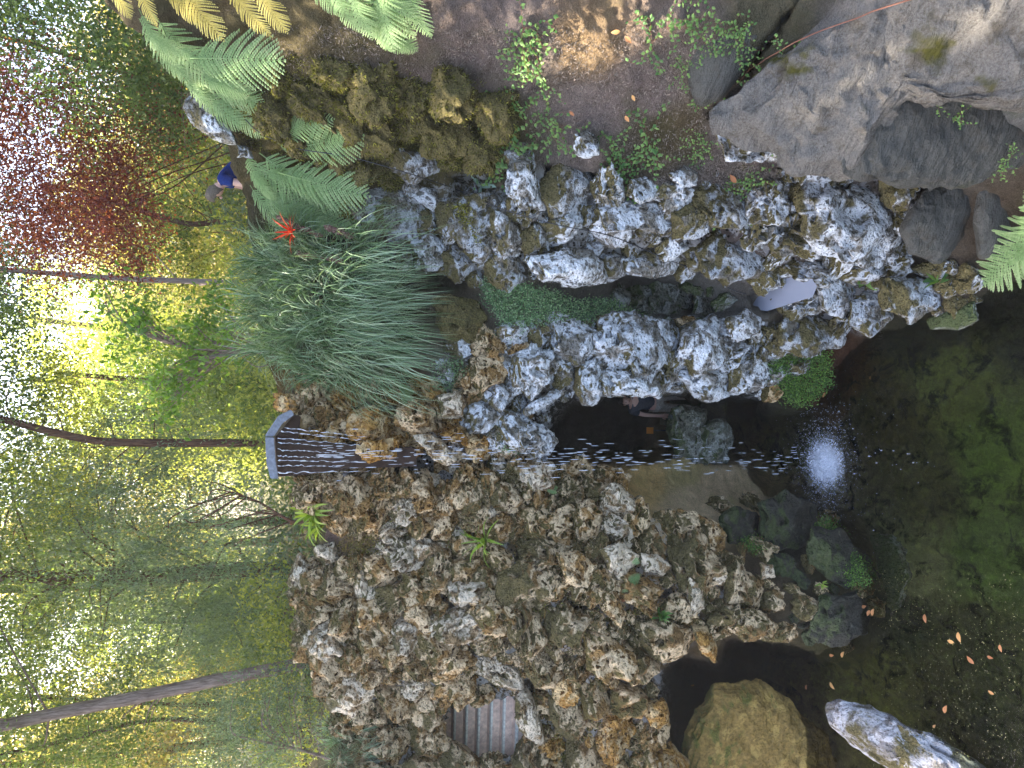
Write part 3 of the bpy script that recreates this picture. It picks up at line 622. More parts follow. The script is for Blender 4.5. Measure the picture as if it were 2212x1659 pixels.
# big stones whose outline is read from the photograph
def T(w, poly, dY, thick, mat, kind='rough', **kw):
    c = np.mean(poly, 0); Y = kw.pop('Y', None)
    if Y is None: Y = float(rbf(c[0], c[1]))+dY
    xs = [p[0] for p in poly]; ys = [p[1] for p in poly]; s = (max(xs)-min(xs)+max(ys)-min(ys))/2
    PLACED.append((c[0], c[1], s*.9)); WALLS[w][1] += 1
    return traced_rock(poly, Y, thick, mat, kind, parent=WALLS[w][0], seed=int(c[0]*3+c[1]), **kw)
BIG = [
 # band, around the upper fern end
 ('band', [(755,450),(790,425),(850,410),(905,430),(935,470),(900,525),(840,535),(780,510)], -.05, .32, 'coolmoss', 'rough'),
 ('band', [(402,240),(412,208),(440,212),(470,245),(505,285),(515,312),(480,305),(435,285)], -.2, .22, 'cool', 'rough'),
 ('band', [(510,312),(540,318),(545,340),(515,338)], -.2, .14, 'coolmoss', 'rough'),
 ('band', [(955,440),(1000,425),(1070,430),(1100,470),(1070,530),(1010,545),(960,505)], -.05, .32, 'coolmoss', 'pit'),
 ('band', [(835,310),(860,300),(885,325),(940,330),(960,370),(900,392),(850,370)], 0, .22, 'coolmoss', 'rough'),
 ('band', [(900,400),(960,420),(970,440),(945,465),(890,430)], 0, .2, 'cool', 'rough'),
 ('band', [(880,520),(930,500),(975,530),(960,575),(915,575)], -.1, .25, 'cool', 'rough'),
 ('band', [(1098,330),(1125,310),(1150,330),(1155,400),(1170,440),(1130,450),(1095,420)], -.1, .3, 'cool', 'pit'),
 ('band', [(1180,380),(1210,345),(1260,345),(1290,390),(1275,450),(1235,490),(1190,470),(1170,420)], .12, .35, 'coolmoss', 'rough'),
 ('band', [(1235,290),(1265,278),(1300,300),(1295,335),(1250,335)], -.1, .2, 'cool', 'rough'),
 ('band', [(1360,390),(1395,385),(1420,400),(1415,430),(1380,440),(1355,420)], -.1, .18, 'cool', 'rough'),
 ('band', [(1450,380),(1480,358),(1508,375),(1505,400),(1470,408)], -.1, .16, 'cool', 'smooth'),
 ('band', [(1540,290),(1580,245),(1640,235),(1700,255),(1745,290),(1735,320),(1680,345),(1610,350),(1560,345)], -.1, .40, 'cool', 'rough'),
 ('band', [(1500,420),(1560,400),(1630,420),(1650,470),(1600,500),(1530,490)], 0, .3, 'coolmoss', 'rough'),
 ('band', [(1300,455),(1360,430),(1440,435),(1480,470),(1440,500),(1380,490),(1320,500)], -.05, .28, 'cool', 'rough'),
 ('band', [(1720,420),(1770,375),(1850,370),(1920,400),(1950,450),(1940,520),(1880,570),(1810,560),(1745,520)], -.05, .50, 'cool', 'rough'),
 ('band', [(1500,540),(1560,500),(1640,520),(1680,560),(1640,610),(1570,620),(1520,590)], -.1, .32, 'coolmoss', 'rough'),
 ('band', [(1040,570),(1080,545),(1120,560),(1135,600),(1095,625),(1050,610)], -.1, .28, 'coolmoss', 'rough'),
 ('band', [(1140,560),(1210,545),(1290,530),(1312,570),(1300,612),(1240,618),(1180,600)], -.2, .34, 'cool', 'pit'),
 ('band', [(1340,560),(1400,540),(1480,550),(1460,590),(1400,600),(1350,585)], -.15, .25, 'cool', 'rough'),
 # lip under the puddle towards the pool
 ('band', [(1760,620),(1790,590),(1830,600),(1850,640),(1820,680),(1770,670)], -.05, .25, 'cool', 'rough'),
 ('band', [(1840,640),(1900,620),(1940,650),(1925,690),(1880,730),(1830,710)], -.1, .32, 'coolmoss', 'rough'),
 ('band', [(1700,680),(1770,670),(1830,700),(1815,745),(1740,765),(1690,740)], -.1, .34, 'coolmoss', 'rough'),
 ('band', [(1910,600),(1990,590),(2050,620),(2030,670),(1960,690),(1915,660)], -.1, .3, 'coolmoss', 'rough'),
 # over the cave
 ('mid', [(945,650),(985,638),(1030,650),(1048,690),(1020,735),(970,730),(950,700)], -.15, .32, 'moss', 'pit'),
 ('mid', [(1300,700),(1340,680),(1400,690),(1440,700),(1465,740),(1450,800),(1400,830),(1340,800),(1300,760)], -.15, .45, 'cool', 'pit'),
 ('mid', [(1470,710),(1500,690),(1560,690),(1575,740),(1560,790),(1500,810),(1470,770)], -.15, .42, 'cool', 'rough'),
 ('mid', [(1570,690),(1610,670),(1650,685),(1640,720),(1590,735)], -.15, .3, 'cool', 'smooth'),
 ('mid', [(1310,810),(1370,800),(1420,815),(1445,840),(1430,862),(1370,850),(1315,850)], -.2, .30, 'cool', 'pit'),
 ('mid', [(1450,810),(1520,790),(1580,800),(1570,850),(1540,868),(1490,855)], -.2, .34, 'cool', 'rough'),
 ('mid', [(1570,790),(1640,770),(1665,800),(1660,840),(1610,850),(1575,845)], -.15, .34, 'cool', 'rough'),
 ('mid', [(1240,790),(1290,770),(1300,840),(1290,868),(1262,868),(1240,840)], -.2, .26, 'cool', 'rough'),
 ('mid', [(1195,700),(1240,690),(1290,720),(1290,770),(1245,790),(1200,760)], -.1, .34, 'cool', 'pit'),
 ('mid', [(1100,770),(1150,745),(1195,770),(1190,820),(1150,850),(1105,830)], -.15, .34, 'cool', 'pit'),
 ('mid', [(1010,780),(1060,765),(1095,790),(1090,830),(1040,840),(1010,815)], -.1, .28, 'warm', 'pit'),
 ('mid', [(1130,885),(1190,842),(1220,838),(1218,852),(1160,892),(1135,895)], -.25, .12, 'cool', 'smooth'),
 ('mid', [(1075,900),(1120,895),(1165,920),(1195,945),(1180,975),(1130,985),(1080,960)], -.1, .34, 'cool', 'pit'),
 ('mid', [(1390,560),(1440,590),(1500,620),(1480,660),(1430,650),(1395,620)], .5, .3, 'grey', 'smooth'),
 ('mid', [(1400,640),(1460,640),(1470,680),(1430,700),(1400,680)], .45, .3, 'grey', 'rough'),
 ('mid', [(1500,620),(1560,650),(1545,690),(1500,680)], .4, .25, 'grey', 'smooth'),
 # knobbly pillar at the mouth of the channel
 ('mid', [(1455,885),(1500,870),(1530,880),(1520,915),(1560,905),(1578,940),(1560,985),(1500,1000),(1455,985),(1448,930)], .5, .34, 'grey', 'pit'),
 # tower beside the falling water
 ('tower', [(760,890),(800,880),(840,900),(835,940),(790,960),(755,940)], -.35, .28, 'orange', 'rough'),
 ('tower', [(770,955),(820,945),(860,950),(855,985),(800,995),(770,980)], -.4, .2, 'orange', 'pit'),
 ('tower', [(860,885),(900,870),(935,890),(930,925),(885,935),(860,915)], -.35, .26, 'warm', 'pit'),
 ('tower', [(880,940),(925,930),(960,960),(985,990),(960,1005),(920,975)], -.5, .18, 'neutral', 'pit'),
 ('tower', [(945,860),(985,845),(1010,870),(1000,900),(955,905)], -.2, .24, 'neutral', 'smooth'),
 ('tower', [(945,935),(990,925),(1015,945),(980,958)], -.3, .16, 'orange', 'rough'),
 ('plunge', [(890,1040),(930,1025),(945,1060),(935,1100),(905,1110),(890,1075)], -.2, .26, 'warm', 'pit'),
 ('plunge', [(1000,1050),(1040,1040),(1060,1080),(1040,1130),(1000,1110)], -.1, .26, 'warmmoss', 'pit'),
 ('plunge', [(1110,1010),(1150,990),(1195,1005),(1190,1050),(1140,1060)], -.2, .28, 'neutral', 'pit'),
 ('plunge', [(1300,1070),(1330,1045),(1365,1075),(1380,1110),(1330,1120),(1305,1100)], -.3, .26, 'neutral', 'pit'),
 ('plunge', [(1235,1105),(1270,1080),(1300,1110),(1290,1160),(1250,1160)], -.2, .28, 'warm', 'pit'),
 # ledges and stones of the brown bank
 ('bank', [(925,1120),(960,1105),(985,1130),(970,1170),(935,1165)], -.1, .22, 'warm', 'rough'),
 ('crest', [(650,1240),(690,1222),(720,1250),(710,1290),(670,1285)], -.1, .3, 'warm', 'rough'),
 ('crest', [(680,1180),(720,1172),(735,1205),(700,1222),(678,1205)], -.1, .26, 'neutral', 'rough'),
 ('crest', [(870,1265),(900,1262),(925,1320),(945,1380),(920,1385),(880,1330)], -.1, .22, 'warm', 'rough'),
 ('crest', [(915,1180),(970,1190),(990,1235),(965,1285),(925,1250)], -.15, .24, 'warmmoss', 'pit'),
 ('bank', [(1205,1200),(1250,1195),(1290,1220),(1275,1270),(1225,1260)], -.15, .3, 'warm', 'pit'),
 ('bank', [(1300,1190),(1340,1170),(1375,1200),(1350,1255),(1310,1235)], -.2, .28, 'neutral', 'rough'),
 ('bank', [(1385,1200),(1420,1195),(1450,1220),(1430,1245),(1395,1230)], -.15, .24, 'neutral', 'rough'),
 ('bank', [(1290,1270),(1330,1280),(1355,1330),(1340,1360),(1310,1330)], -.2, .22, 'warm', 'pit'),
 ('bank', [(1490,1250),(1520,1270),(1520,1310),(1500,1325),(1485,1290)], -.2, .2, 'neutral', 'pit'),
 ('bank', [(1530,1225),(1565,1220),(1580,1245),(1560,1262),(1535,1255)], -.2, .2, 'neutral', 'rough'),
 ('bank', [(1370,1340),(1440,1340),(1495,1360),(1490,1410),(1440,1430),(1380,1390)], -.15, .4, 'warmmoss', 'rough'),
 ('bank', [(1490,1345),(1530,1350),(1550,1400),(1545,1425),(1510,1405)], -.2, .26, 'orange', 'rough'),
 ('steps', [(1395,1510),(1430,1510),(1450,1545),(1445,1565),(1405,1570),(1390,1540)], -.2, .26, 'orange', 'rough'),
 ('steps', [(1115,1500),(1140,1490),(1165,1520),(1180,1600),(1140,1590),(1118,1560)], -.45, .28, 'neutral', 'rough'),
 ('steps', [(1185,1500),(1240,1510),(1265,1560),(1250,1600),(1200,1580)], -.2, .3, 'warmmoss', 'smooth'),
 ('steps', [(1130,1420),(1175,1410),(1210,1440),(1200,1490),(1150,1490)], -.2, .28, 'warmmoss', 'pit'),
 ('steps', [(1010,1410),(1070,1410),(1120,1450),(1130,1490),(1080,1480),(1020,1450)], -.2, .26, 'neutral', 'pit'),
 # wet foot in the pool
 ('foot', [(1552,1115),(1590,1095),(1630,1110),(1640,1155),(1610,1190),(1560,1180)], -.2, .34, 'wet', 'rough'),
 ('foot', [(1640,1085),(1700,1070),(1750,1095),(1765,1150),(1740,1205),(1680,1215),(1645,1170)], -.2, .42, 'wet', 'rough'),
 ('foot', [(1760,1150),(1810,1150),(1860,1190),(1885,1240),(1840,1280),(1780,1260),(1750,1210)], -.1, .34, 'wet', 'rough'),
 ('foot', [(1770,1290),(1850,1280),(1890,1310),(1870,1370),(1800,1390),(1750,1370)], -.1, .38, 'wet', 'rough'),
 ('foot', [(1640,1215),(1670,1222),(1675,1245),(1645,1252)], -.3, .14, 'neutral', 'rough'),
 ('foot', [(1570,1310),(1640,1320),(1700,1350),(1680,1385),(1610,1380),(1570,1360)], -.1, .34, 'warmmoss', 'pit'),
 ('foot', [(1590,1210),(1640,1260),(1630,1310),(1570,1300),(1560,1240)], -.05, .34, 'warmmoss', 'rough'),
]
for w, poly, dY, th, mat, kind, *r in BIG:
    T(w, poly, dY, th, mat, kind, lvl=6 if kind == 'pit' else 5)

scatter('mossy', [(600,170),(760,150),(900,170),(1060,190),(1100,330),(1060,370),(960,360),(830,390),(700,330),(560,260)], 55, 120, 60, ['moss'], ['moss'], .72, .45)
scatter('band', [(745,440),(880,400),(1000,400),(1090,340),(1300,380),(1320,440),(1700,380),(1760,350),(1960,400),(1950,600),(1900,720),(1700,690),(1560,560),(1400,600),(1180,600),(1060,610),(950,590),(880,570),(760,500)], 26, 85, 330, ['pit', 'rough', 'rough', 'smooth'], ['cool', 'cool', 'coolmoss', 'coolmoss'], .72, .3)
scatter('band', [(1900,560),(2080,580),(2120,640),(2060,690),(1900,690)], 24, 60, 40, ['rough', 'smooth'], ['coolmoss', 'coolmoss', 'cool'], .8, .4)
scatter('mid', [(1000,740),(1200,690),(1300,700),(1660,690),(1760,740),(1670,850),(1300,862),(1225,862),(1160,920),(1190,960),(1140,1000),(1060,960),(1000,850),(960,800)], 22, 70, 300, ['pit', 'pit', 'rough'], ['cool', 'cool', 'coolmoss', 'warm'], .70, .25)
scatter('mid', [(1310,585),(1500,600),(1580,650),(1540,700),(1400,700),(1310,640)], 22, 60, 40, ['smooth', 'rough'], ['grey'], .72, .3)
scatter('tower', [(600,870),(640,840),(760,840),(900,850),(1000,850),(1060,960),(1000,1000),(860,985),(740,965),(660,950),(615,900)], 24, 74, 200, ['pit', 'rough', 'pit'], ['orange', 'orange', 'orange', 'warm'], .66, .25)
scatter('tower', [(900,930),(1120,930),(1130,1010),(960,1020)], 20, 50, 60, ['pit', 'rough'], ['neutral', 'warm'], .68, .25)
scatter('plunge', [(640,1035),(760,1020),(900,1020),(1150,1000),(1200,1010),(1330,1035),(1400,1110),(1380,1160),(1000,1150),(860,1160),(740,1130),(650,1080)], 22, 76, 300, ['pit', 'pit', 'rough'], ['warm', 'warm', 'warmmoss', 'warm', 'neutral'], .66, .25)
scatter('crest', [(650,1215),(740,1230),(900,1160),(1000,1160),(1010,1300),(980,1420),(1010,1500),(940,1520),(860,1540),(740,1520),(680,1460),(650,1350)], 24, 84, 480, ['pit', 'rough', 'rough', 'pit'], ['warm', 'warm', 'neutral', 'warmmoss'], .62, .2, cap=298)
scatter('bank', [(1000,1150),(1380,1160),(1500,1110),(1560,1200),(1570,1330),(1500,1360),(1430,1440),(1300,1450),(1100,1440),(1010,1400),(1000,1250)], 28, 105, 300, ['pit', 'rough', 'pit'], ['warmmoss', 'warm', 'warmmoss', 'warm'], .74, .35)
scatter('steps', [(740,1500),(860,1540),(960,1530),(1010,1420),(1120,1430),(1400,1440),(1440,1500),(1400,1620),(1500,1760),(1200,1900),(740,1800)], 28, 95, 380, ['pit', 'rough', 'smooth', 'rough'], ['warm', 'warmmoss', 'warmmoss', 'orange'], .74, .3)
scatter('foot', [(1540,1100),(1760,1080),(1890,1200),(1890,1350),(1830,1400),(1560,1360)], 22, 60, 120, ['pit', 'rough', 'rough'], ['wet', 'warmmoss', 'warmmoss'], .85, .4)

# loose small rubble between the stones: too many to count, one part per wall
def rubble(w, poly, n, smin, smax, mats, extra=()):
    xs = [p[0] for p in poly]; ys = [p[1] for p in poly]; x = RNG.uniform(min(xs), max(xs), n*3); y = RNG.uniform(min(ys), max(ys), n*3)
    m = inside(x, y, poly)
    for q in NOGO+list(extra): m &= ~inside(x, y, q)
    x, y = x[m][:n], y[m][:n]; P = sp(x, y); Y = surfY(x, y); s = sdist(x, y, Y); V, F = ico(3); root = WALLS[w][0]; prs = []
    shapes = [V*(1+.35*fbm(V*1.6+k, 3, k)[:, None]+.16*ridged(V*3+k, 2, k+3)[:, None]) for k in range(6)]
    for i in range(len(x)):
        r = RNG.uniform(smin, smax)/2*s[i]/FPX; q, _ = np.linalg.qr(RNG.normal(size=(3, 3)))
        prs.append((shapes[i % 6]@q*(r*np.array([RNG.uniform(.7, 1.4), RNG.uniform(.7, 1.1), RNG.uniform(.7, 1.2)]))+P[i]-np.array(root.location), F))
    V2, F2 = merge(prs); link('rubble', mesh_np('rubble', V2, F2, M[mats]), root, kind='stuff')
rubble('band', [(745,440),(1000,400),(1300,380),(1760,350),(1960,400),(1900,720),(1560,560),(1060,610),(760,500)], 260, 9, 26, 'coolmoss')
rubble('mid', [(1000,740),(1200,690),(1660,690),(1670,850),(1225,862),(1060,960),(960,800)], 220, 9, 24, 'cool')
rubble('tower', [(600,870),(640,840),(1000,850),(1060,960),(740,965)], 170, 9, 22, 'orange')
rubble('plunge', [(640,1035),(1200,1010),(1380,1160),(740,1130)], 220, 9, 22, 'warm')
rubble('crest', [(650,1215),(1000,1160),(1010,1500),(860,1540),(680,1460)], 420, 9, 24, 'warm')
rubble('bank', [(1000,1150),(1500,1110),(1570,1330),(1430,1440),(1010,1400)], 300, 8, 22, 'warm')
rubble('steps', [(740,1500),(1010,1420),(1440,1500),(1500,1760),(740,1800)], 260, 9, 24, 'warm')

bpy.context.view_layer.update(); rng = np.random.default_rng(8); C, D, N = [], [], []
for o, kd, i in MOSSY:
    P, F = PROTO[(kd, i)]; Mw = np.array(o.matrix_world); k = rng.integers(0, len(P), 1500); a = P[k]; nn = a/np.linalg.norm(a, axis=1)[:, None]
    W_ = a@Mw[:3, :3].T+Mw[:3, 3]; Nw = nn@Mw[:3, :3].T; Nw /= np.linalg.norm(Nw, axis=1)[:, None]; v = ((EYEP-W_)*Nw).sum(1) > 0
    C.append(W_[v]-Nw[v]*.006); D.append(Nw[v]+rng.normal(size=(v.sum(), 3))*.6+np.array([0, 0, -.3])); N.append(rng.normal(size=(v.sum(), 3)))
C, D, N = map(np.concatenate, (C, D, N)); MOSSTUFT = (C, D, N)

# boulders
def boulder(poly, Y, thick, mat, kx, ky, label, kind='smooth', **kw):
    return traced_rock(poly, Y, thick, mat, kind, kx=kx, ky=ky, lvl=kw.pop('lvl', 7), name='boulder', label=label, category='boulder', npit=kw.pop('npit', 0), **kw)
boulder([(1560,262),(1660,150),(1775,-20),(1900,-220),(2450,-260),(2480,150),(2200,240),(2080,215),(1960,230),(1880,330),(1840,395),(1740,370),(1700,330)], 5.5, .60, 'granite', -.26, .12,
        'huge pale grey banded boulder with an olive moss patch, split by long diagonal cracks', seed=41, rough=.85)
boulder([(1835,370),(1870,260),(1925,150),(2060,190),(2200,215),(2320,260),(2260,330),(2130,372),(2050,400),(1950,395)], 5.5, .45, 'granite2', -.12, .1,
        'darker grey rock face with scattered weeds between the banded boulder and round stone', seed=52, rough=.75)
boulder([(1940,500),(1990,420),(2060,370),(2115,372),(2120,440),(2085,520),(2030,560),(1965,550)], 6.3, .34, 'granite2', -.12, .05,
        'rounded slate grey stone lying beside the lichened wall end near the hanging fern', seed=63, rough=.6, lvl=6)
boulder([(2120,375),(2240,360),(2300,480),(2200,560),(2110,560),(2100,480)], 5.9, .32, 'granite2', -.12, .05,
        'dark brown grey stone half hidden under the hanging fern', seed=64, rough=.4, lvl=6)
boulder([(1470,130),(1530,20),(1620,-80),(1750,-80),(1665,85),(1560,215),(1500,240)], 6.55, .30, 'granite2', -.2, .1,
        'dark mossy stone face above the long diagonal gap in the slope', seed=66, rough=.5, lvl=6)
boulder([(1495,1570),(1550,1485),(1640,1468),(1715,1508),(1780,1585),(1812,1680),(1780,1800),(1500,1820),(1465,1690)], 9.7, .8, 'cave', -.2, .1,
        'smooth olive brown boulder standing in the water inside the low dark cave', seed=71, rough=.5)
boulder([(1782,1530),(1800,1512),(1850,1520),(1930,1545),(2010,1590),(2080,1630),(2160,1690),(2180,1790),(2080,1790),(1990,1700),(1890,1650),(1830,1600),(1790,1565)], 7.2, .30, 'pale', -.5, 0,
        'long white and grey stone jutting out of the pool in the foreground', 'rough', seed=81, rough=.75, npit=14)
boulder([(2000,690),(2060,668),(2105,650),(2110,690),(2070,712),(2010,712)], 6.72, .25, 'grey', -.6, .05,
        'grey stone with tiny green leaves standing at the pool edge beside the fern tip', seed=83, rough=.5, lvl=6)
boulder([(1880,1160),(1950,1165),(1975,1250),(1940,1310),(1890,1330),(1870,1240)], 8.35, .3, 'grey', -.7, 0,
        'pale stone lying under the water beside the mossy foot of the rockwork', seed=84, rough=.7, lvl=6)

# ------------------------------------------------------------------ puddle
pc = np.array(PUD, float); yb = float(surfY(1685, 632))-.30
zp = float(at(1685., 632., yb)[2]); pts = []
for x, y in pc:
    d = ray(x, y); s = (zp-EYE)/d[2]; pts.append(EYEP+d*s)
pts = np.array(pts); c = pts.mean(0)
ring = np.vstack([c+(pts-c)*1.12]); n = len(ring)
me = bpy.data.meshes.new('water'); me.from_pydata([tuple(p) for p in ring], [], [list(range(n))]); me.materials.append(M['puddle'])
link('puddle', me, kind='structure')

# ------------------------------------------------------------------ trough, falling water, splash
LIPY = 9.0
def Lp(px, py, dy=0.): return at(float(px), float(py), LIPY+dy)
tr = empty('water_trough', Lp(585, 985), 'grey cement trough lip the waterfall pours from, in front of a dark trunk', 'water trough')
def prism(poly2, ya, yb2):
    A = np.array([at(float(x), float(y), ya) for x, y in poly2]); dy = np.array([0, yb2-ya, 0]); B = A+dy; n = len(A)
    V = np.vstack([A, B]); 
    me = bpy.data.meshes.new('slab'); me.from_pydata([tuple(v) for v in V], [], [list(range(n))[::-1], list(range(n, 2*n))]+[[i, (i+1) % n, n+(i+1) % n, n+i] for i in range(n)])
    bm = bmesh.new(); bm.from_mesh(me); bmesh.ops.recalc_face_normals(bm, faces=bm.faces); bmesh.ops.bevel(bm, geom=bm.edges[:], offset=.008, segments=2, affect='EDGES'); bm.to_mesh(me); bm.free()
    return me
def addslab(nm, poly2, ya, yb2, mat):
    me = prism(poly2, ya, yb2); me.transform(Matrix.Translation(-Vector(tr.location))); me.materials.append(M[mat]); return link(nm, me, tr)
addslab('front_slab', [(573,945),(576,1000),(584,1034),(602,1034),(596,1000),(592,945)], LIPY, LIPY+.14, 'slab')
addslab('side_slab', [(573,943),(592,943),(610,915),(636,896),(630,886),(602,900)], LIPY+.05, LIPY+.25, 'slab')
addslab('basin', [(594,945),(600,1030),(612,1030),(640,990),(650,900),(634,898)], LIPY+.30, LIPY+.9, 'wetwall')
addslab('back_wall', [(604,1030),(660,1026),(760,1012),(900,1008),(900,968),(760,962),(640,952),(606,932)], LIPY+.28, LIPY+1.0, 'wetwall')

fall = []
def fx(px, py): return at(float(px), float(py), LIPY-.03)
rr = np.random.default_rng(5)
for k in range(9):                                   # unbroken strings near the lip
    y0 = 922+k*12.2+rr.uniform(-3, 3); y1 = 965+(y0-905)*.42; L = rr.uniform(90, 200); P = []
    a0 = 600 if y0 > 940 else 600+(940-y0)*.9
    for i in range(26):
        u = i/25; px = a0+L*u; py = y0+(y1-y0)*min(1, (px-a0)/420.)+rr.normal()*.9
        P.append(fx(px, py))
    P = curve_pts(P, 50); fall.append(tube(P, (.0016+.0026*np.abs(rr.normal(size=50)))*np.linspace(1.3, .6, 50)*np.clip(.25+1.6*np.abs(np.sin(np.arange(50)*rr.uniform(.25, .5)+k*2.1))-np.linspace(0, .5, 50), .12, 1.3), 5))
V5, F5 = ico(2)
for k in range(330):                                  # broken drops
    px = 690+(1720-690)*rr.random()**1.05; py = 985+rr.normal()*(20 if px < 1200 else 15)+(px-1100)*.012
    P = fx(px, py); P[1] += rr.uniform(-.12, .12)-.15*max(0, (px-700)/1000.)
    L = rr.uniform(.02, .085); w = rr.uniform(.0022, .006)
    Vv = V5*np.array([w, w, L])+P
    T_, = [F5]; fall.append((Vv, F5))
def tri(parts):
    out = []
    for V, F in parts:
        if F.shape[1] == 4: F = np.vstack([F[:, [0, 1, 2]], F[:, [0, 2, 3]]])
        out.append((V, F))
    return merge(out)
Vf, Ff = tri(fall); link('waterfall', mesh_np('waterfall', Vf, Ff, M['fall']), kind='stuff', label='thin strings and broken drops of water falling from the trough into the pool', category='waterfall')
def foam_sheet(c):
    t = NT('spreading foam'); d = t.n('ShaderNodeVectorMath', operation='DISTANCE'); t.l(t.pos(), d.inputs[0]); d.inputs[1].default_value = (c[0], c[1], 0)
    a = t.math('SUBTRACT', 1.0, t.math('MULTIPLY', d.outputs['Value'], 1.6)); n = t.math('ADD', t.math('MULTIPLY', t.noise(32, 6, .8, None, 1.5), 1.2), t.math('MULTIPLY', t.noise(7, 3, .6), .5))
    k = t.ramp(t.math('ADD', t.math('MULTIPLY', a, .62), t.math('MULTIPLY', n, .5)), [(.62, 0.), (1.25, .8)])
    tr_ = t.n('ShaderNodeBsdfTransparent'); mx = t.n('ShaderNodeMixShader'); t.l(k, mx.inputs[0]); t.l(tr_.outputs[0], mx.inputs[1]); t.l(t.bsdf((.85, .88, .97), .5, None, .3), mx.inputs[2])
    return t.end(mx.outputs[0])
sp_parts = []; cxs, cys = 1782, 1000
def onw(px, py): d = ray(float(px), float(py)); return EYEP+d*(-EYE/d[2])
c0 = onw(cxs, cys)
V1, F1 = ico(1)
for k in range(4200):
    g = rr.normal(size=2)*np.array([.36, .26])*(.5+.7*rr.random())*(1 if k % 7 else 1.5); rad = math.hypot(*g)
    x = c0[0]+g[0]*(1.0 if k % 3 else 1.5); y = c0[1]+g[1]*(1.0 if k % 3 else 1.4)
    h = abs(rr.normal())*.10*math.exp(-rad*1.2) if k % 2 else 0
    w = rr.uniform(.002, .008)*(1.5 if rad < .28 else .8); q, _ = np.linalg.qr(rr.normal(size=(3, 3)))
    sp_parts.append(((V1*np.array([w*rr.uniform(.6, 3.2), w*.6, w*.5]))@q+np.array([x, y, h+.004]), F1))
for k in range(24):
    px = rr.uniform(1860, 2030); py = 1000+rr.normal()*60; P = onw(px, py); P[2] = rr.uniform(.02, .3)
    w = rr.uniform(.004, .009); sp_parts.append((V1*np.array([w, w, w*rr.uniform(1, 4)])+P, F1))
fa = np.linspace(0, 2*math.pi, 49)[:-1]; fr_ = np.linspace(0, .62, 24)
FV = np.array([[c0[0]+a*math.cos(b), c0[1]+a*math.sin(b)*1.15, .005+.012*math.exp(-a*6)*abs(vnoise(np.array([[a*22, b*6, 1.]]), 4)[0])] for a in fr_ for b in fa]); FI = np.arange(24*48).reshape(24, 48)
FF = np.stack([FI[:-1], FI[1:], np.roll(FI[1:], -1, 1), np.roll(FI[:-1], -1, 1)], -1).reshape(-1, 4)
link('foam', mesh_np('foam', FV, FF, foam_sheet(c0)), kind='stuff', label='soft blue white foam spreading on the pool under the falling water', category='foam')
Vs_, Fs_ = merge(sp_parts); link('splash', mesh_np('splash', Vs_, Fs_, M['foam']), kind='stuff', label='white splash where the falling water hits the dark pool', category='splash')

# ------------------------------------------------------------------ steps
st = empty('staircase', at(1120., 1560., 11.9), 'pinkish cement steps with pale edges between two mossy rock walls', 'staircase')
b0 = at(1135., 1560., 10.9); so_ = np.array(st.location)
for i in range(11):
    z0 = b0[2]+i*.155; y0 = b0[1]+i*.20
    V, F = box(-.75, .75, 0, .5, 0, .155); V += np.array([b0[0]-i*.01, y0, z0])-so_
    s = link('step', mesh_np('step', V, F, M['step'], False), st)
    V, F = box(-.75, .75, -.02, .05, .13, .162); V += np.array([b0[0]-i*.01, y0, z0])-so_
    link('nosing', mesh_np('nosing', V, F, M['nosing'], False), s)

exec_after = []
# ------------------------------------------------------------------ vegetation helpers
def nrm(a): return a/(np.linalg.norm(a, axis=-1)[..., None]+1e-9)
def leaf_geo(C, D, N, L, W, fold=.12):
    """one folded four-cornered leaf per row"""
    C = np.asarray(C, float); D = nrm(D); S = nrm(np.cross(D, N)); N2 = np.cross(S, D)
    L = np.asarray(L)[:, None]*np.ones((len(C), 1)) if np.ndim(L) else np.full((len(C), 1), L)
    W = np.asarray(W)[:, None]*np.ones((len(C), 1)) if np.ndim(W) else np.full((len(C), 1), W)
    a = C; b = C+D*L*.45-S*W/2-N2*W*fold; c = C+D*L; d = C+D*L*.45+S*W/2-N2*W*fold
    V = np.stack([a, b, c, d], 1).reshape(-1, 3); n = len(C); F = np.arange(4*n).reshape(n, 4)
    return V, F
def leaf_mesh(name, C, D, N, L, W, mat, rng, fold=.12, rnd=None):
    V, F = leaf_geo(C, D, N, L, W, fold); r = rng.random(len(C)) if rnd is None else rnd
    return mesh_np(name, V, F, M[mat], False, {'rnd': np.repeat(r, 4)})
def rdir(rng, n): return nrm(rng.normal(size=(n, 3)))

def ribbon_mesh(name, base, dirs, L, W, droop, segs, mat, rng):
    """strap leaves: start at base, leave along dirs, fall under their weight"""
    n = len(base); P = np.zeros((n, segs+1, 3)); P[:, 0] = base; d = nrm(dirs).copy(); L = np.asarray(L)*np.ones(n); W = np.asarray(W)*np.ones(n)
    side = nrm(np.cross(d, np.array([0, 0, 1.])+rng.normal(size=(n, 3))*.25))
    curl = rng.normal(size=(n, 1))*.05
    for k in range(segs):
        P[:, k+1] = P[:, k]+d*(L/segs)[:, None]
        d = nrm(d+np.array([0, 0, -1.])*(np.asarray(droop)*np.ones(n))[:, None]*(k+1)/segs+side*curl)
    w = (W/2)[:, None]*np.array([1-(k/segs)**2.2*.93 for k in range(segs+1)])[None]
    A = P-side[:, None]*w[..., None]; B = P+side[:, None]*w[..., None]
    V = np.stack([A, B], 2).reshape(-1, 3); F = []
    b = (np.arange(n)*(segs+1)*2)[:, None]
    for k in range(segs): F.append(b+np.array([2*k, 2*k+1, 2*k+3, 2*k+2])[None])
    F = np.concatenate(F, 0)
    return mesh_np(name, V, F, M[mat], True, {'rnd': np.repeat(rng.random(n), (segs+1)*2)})

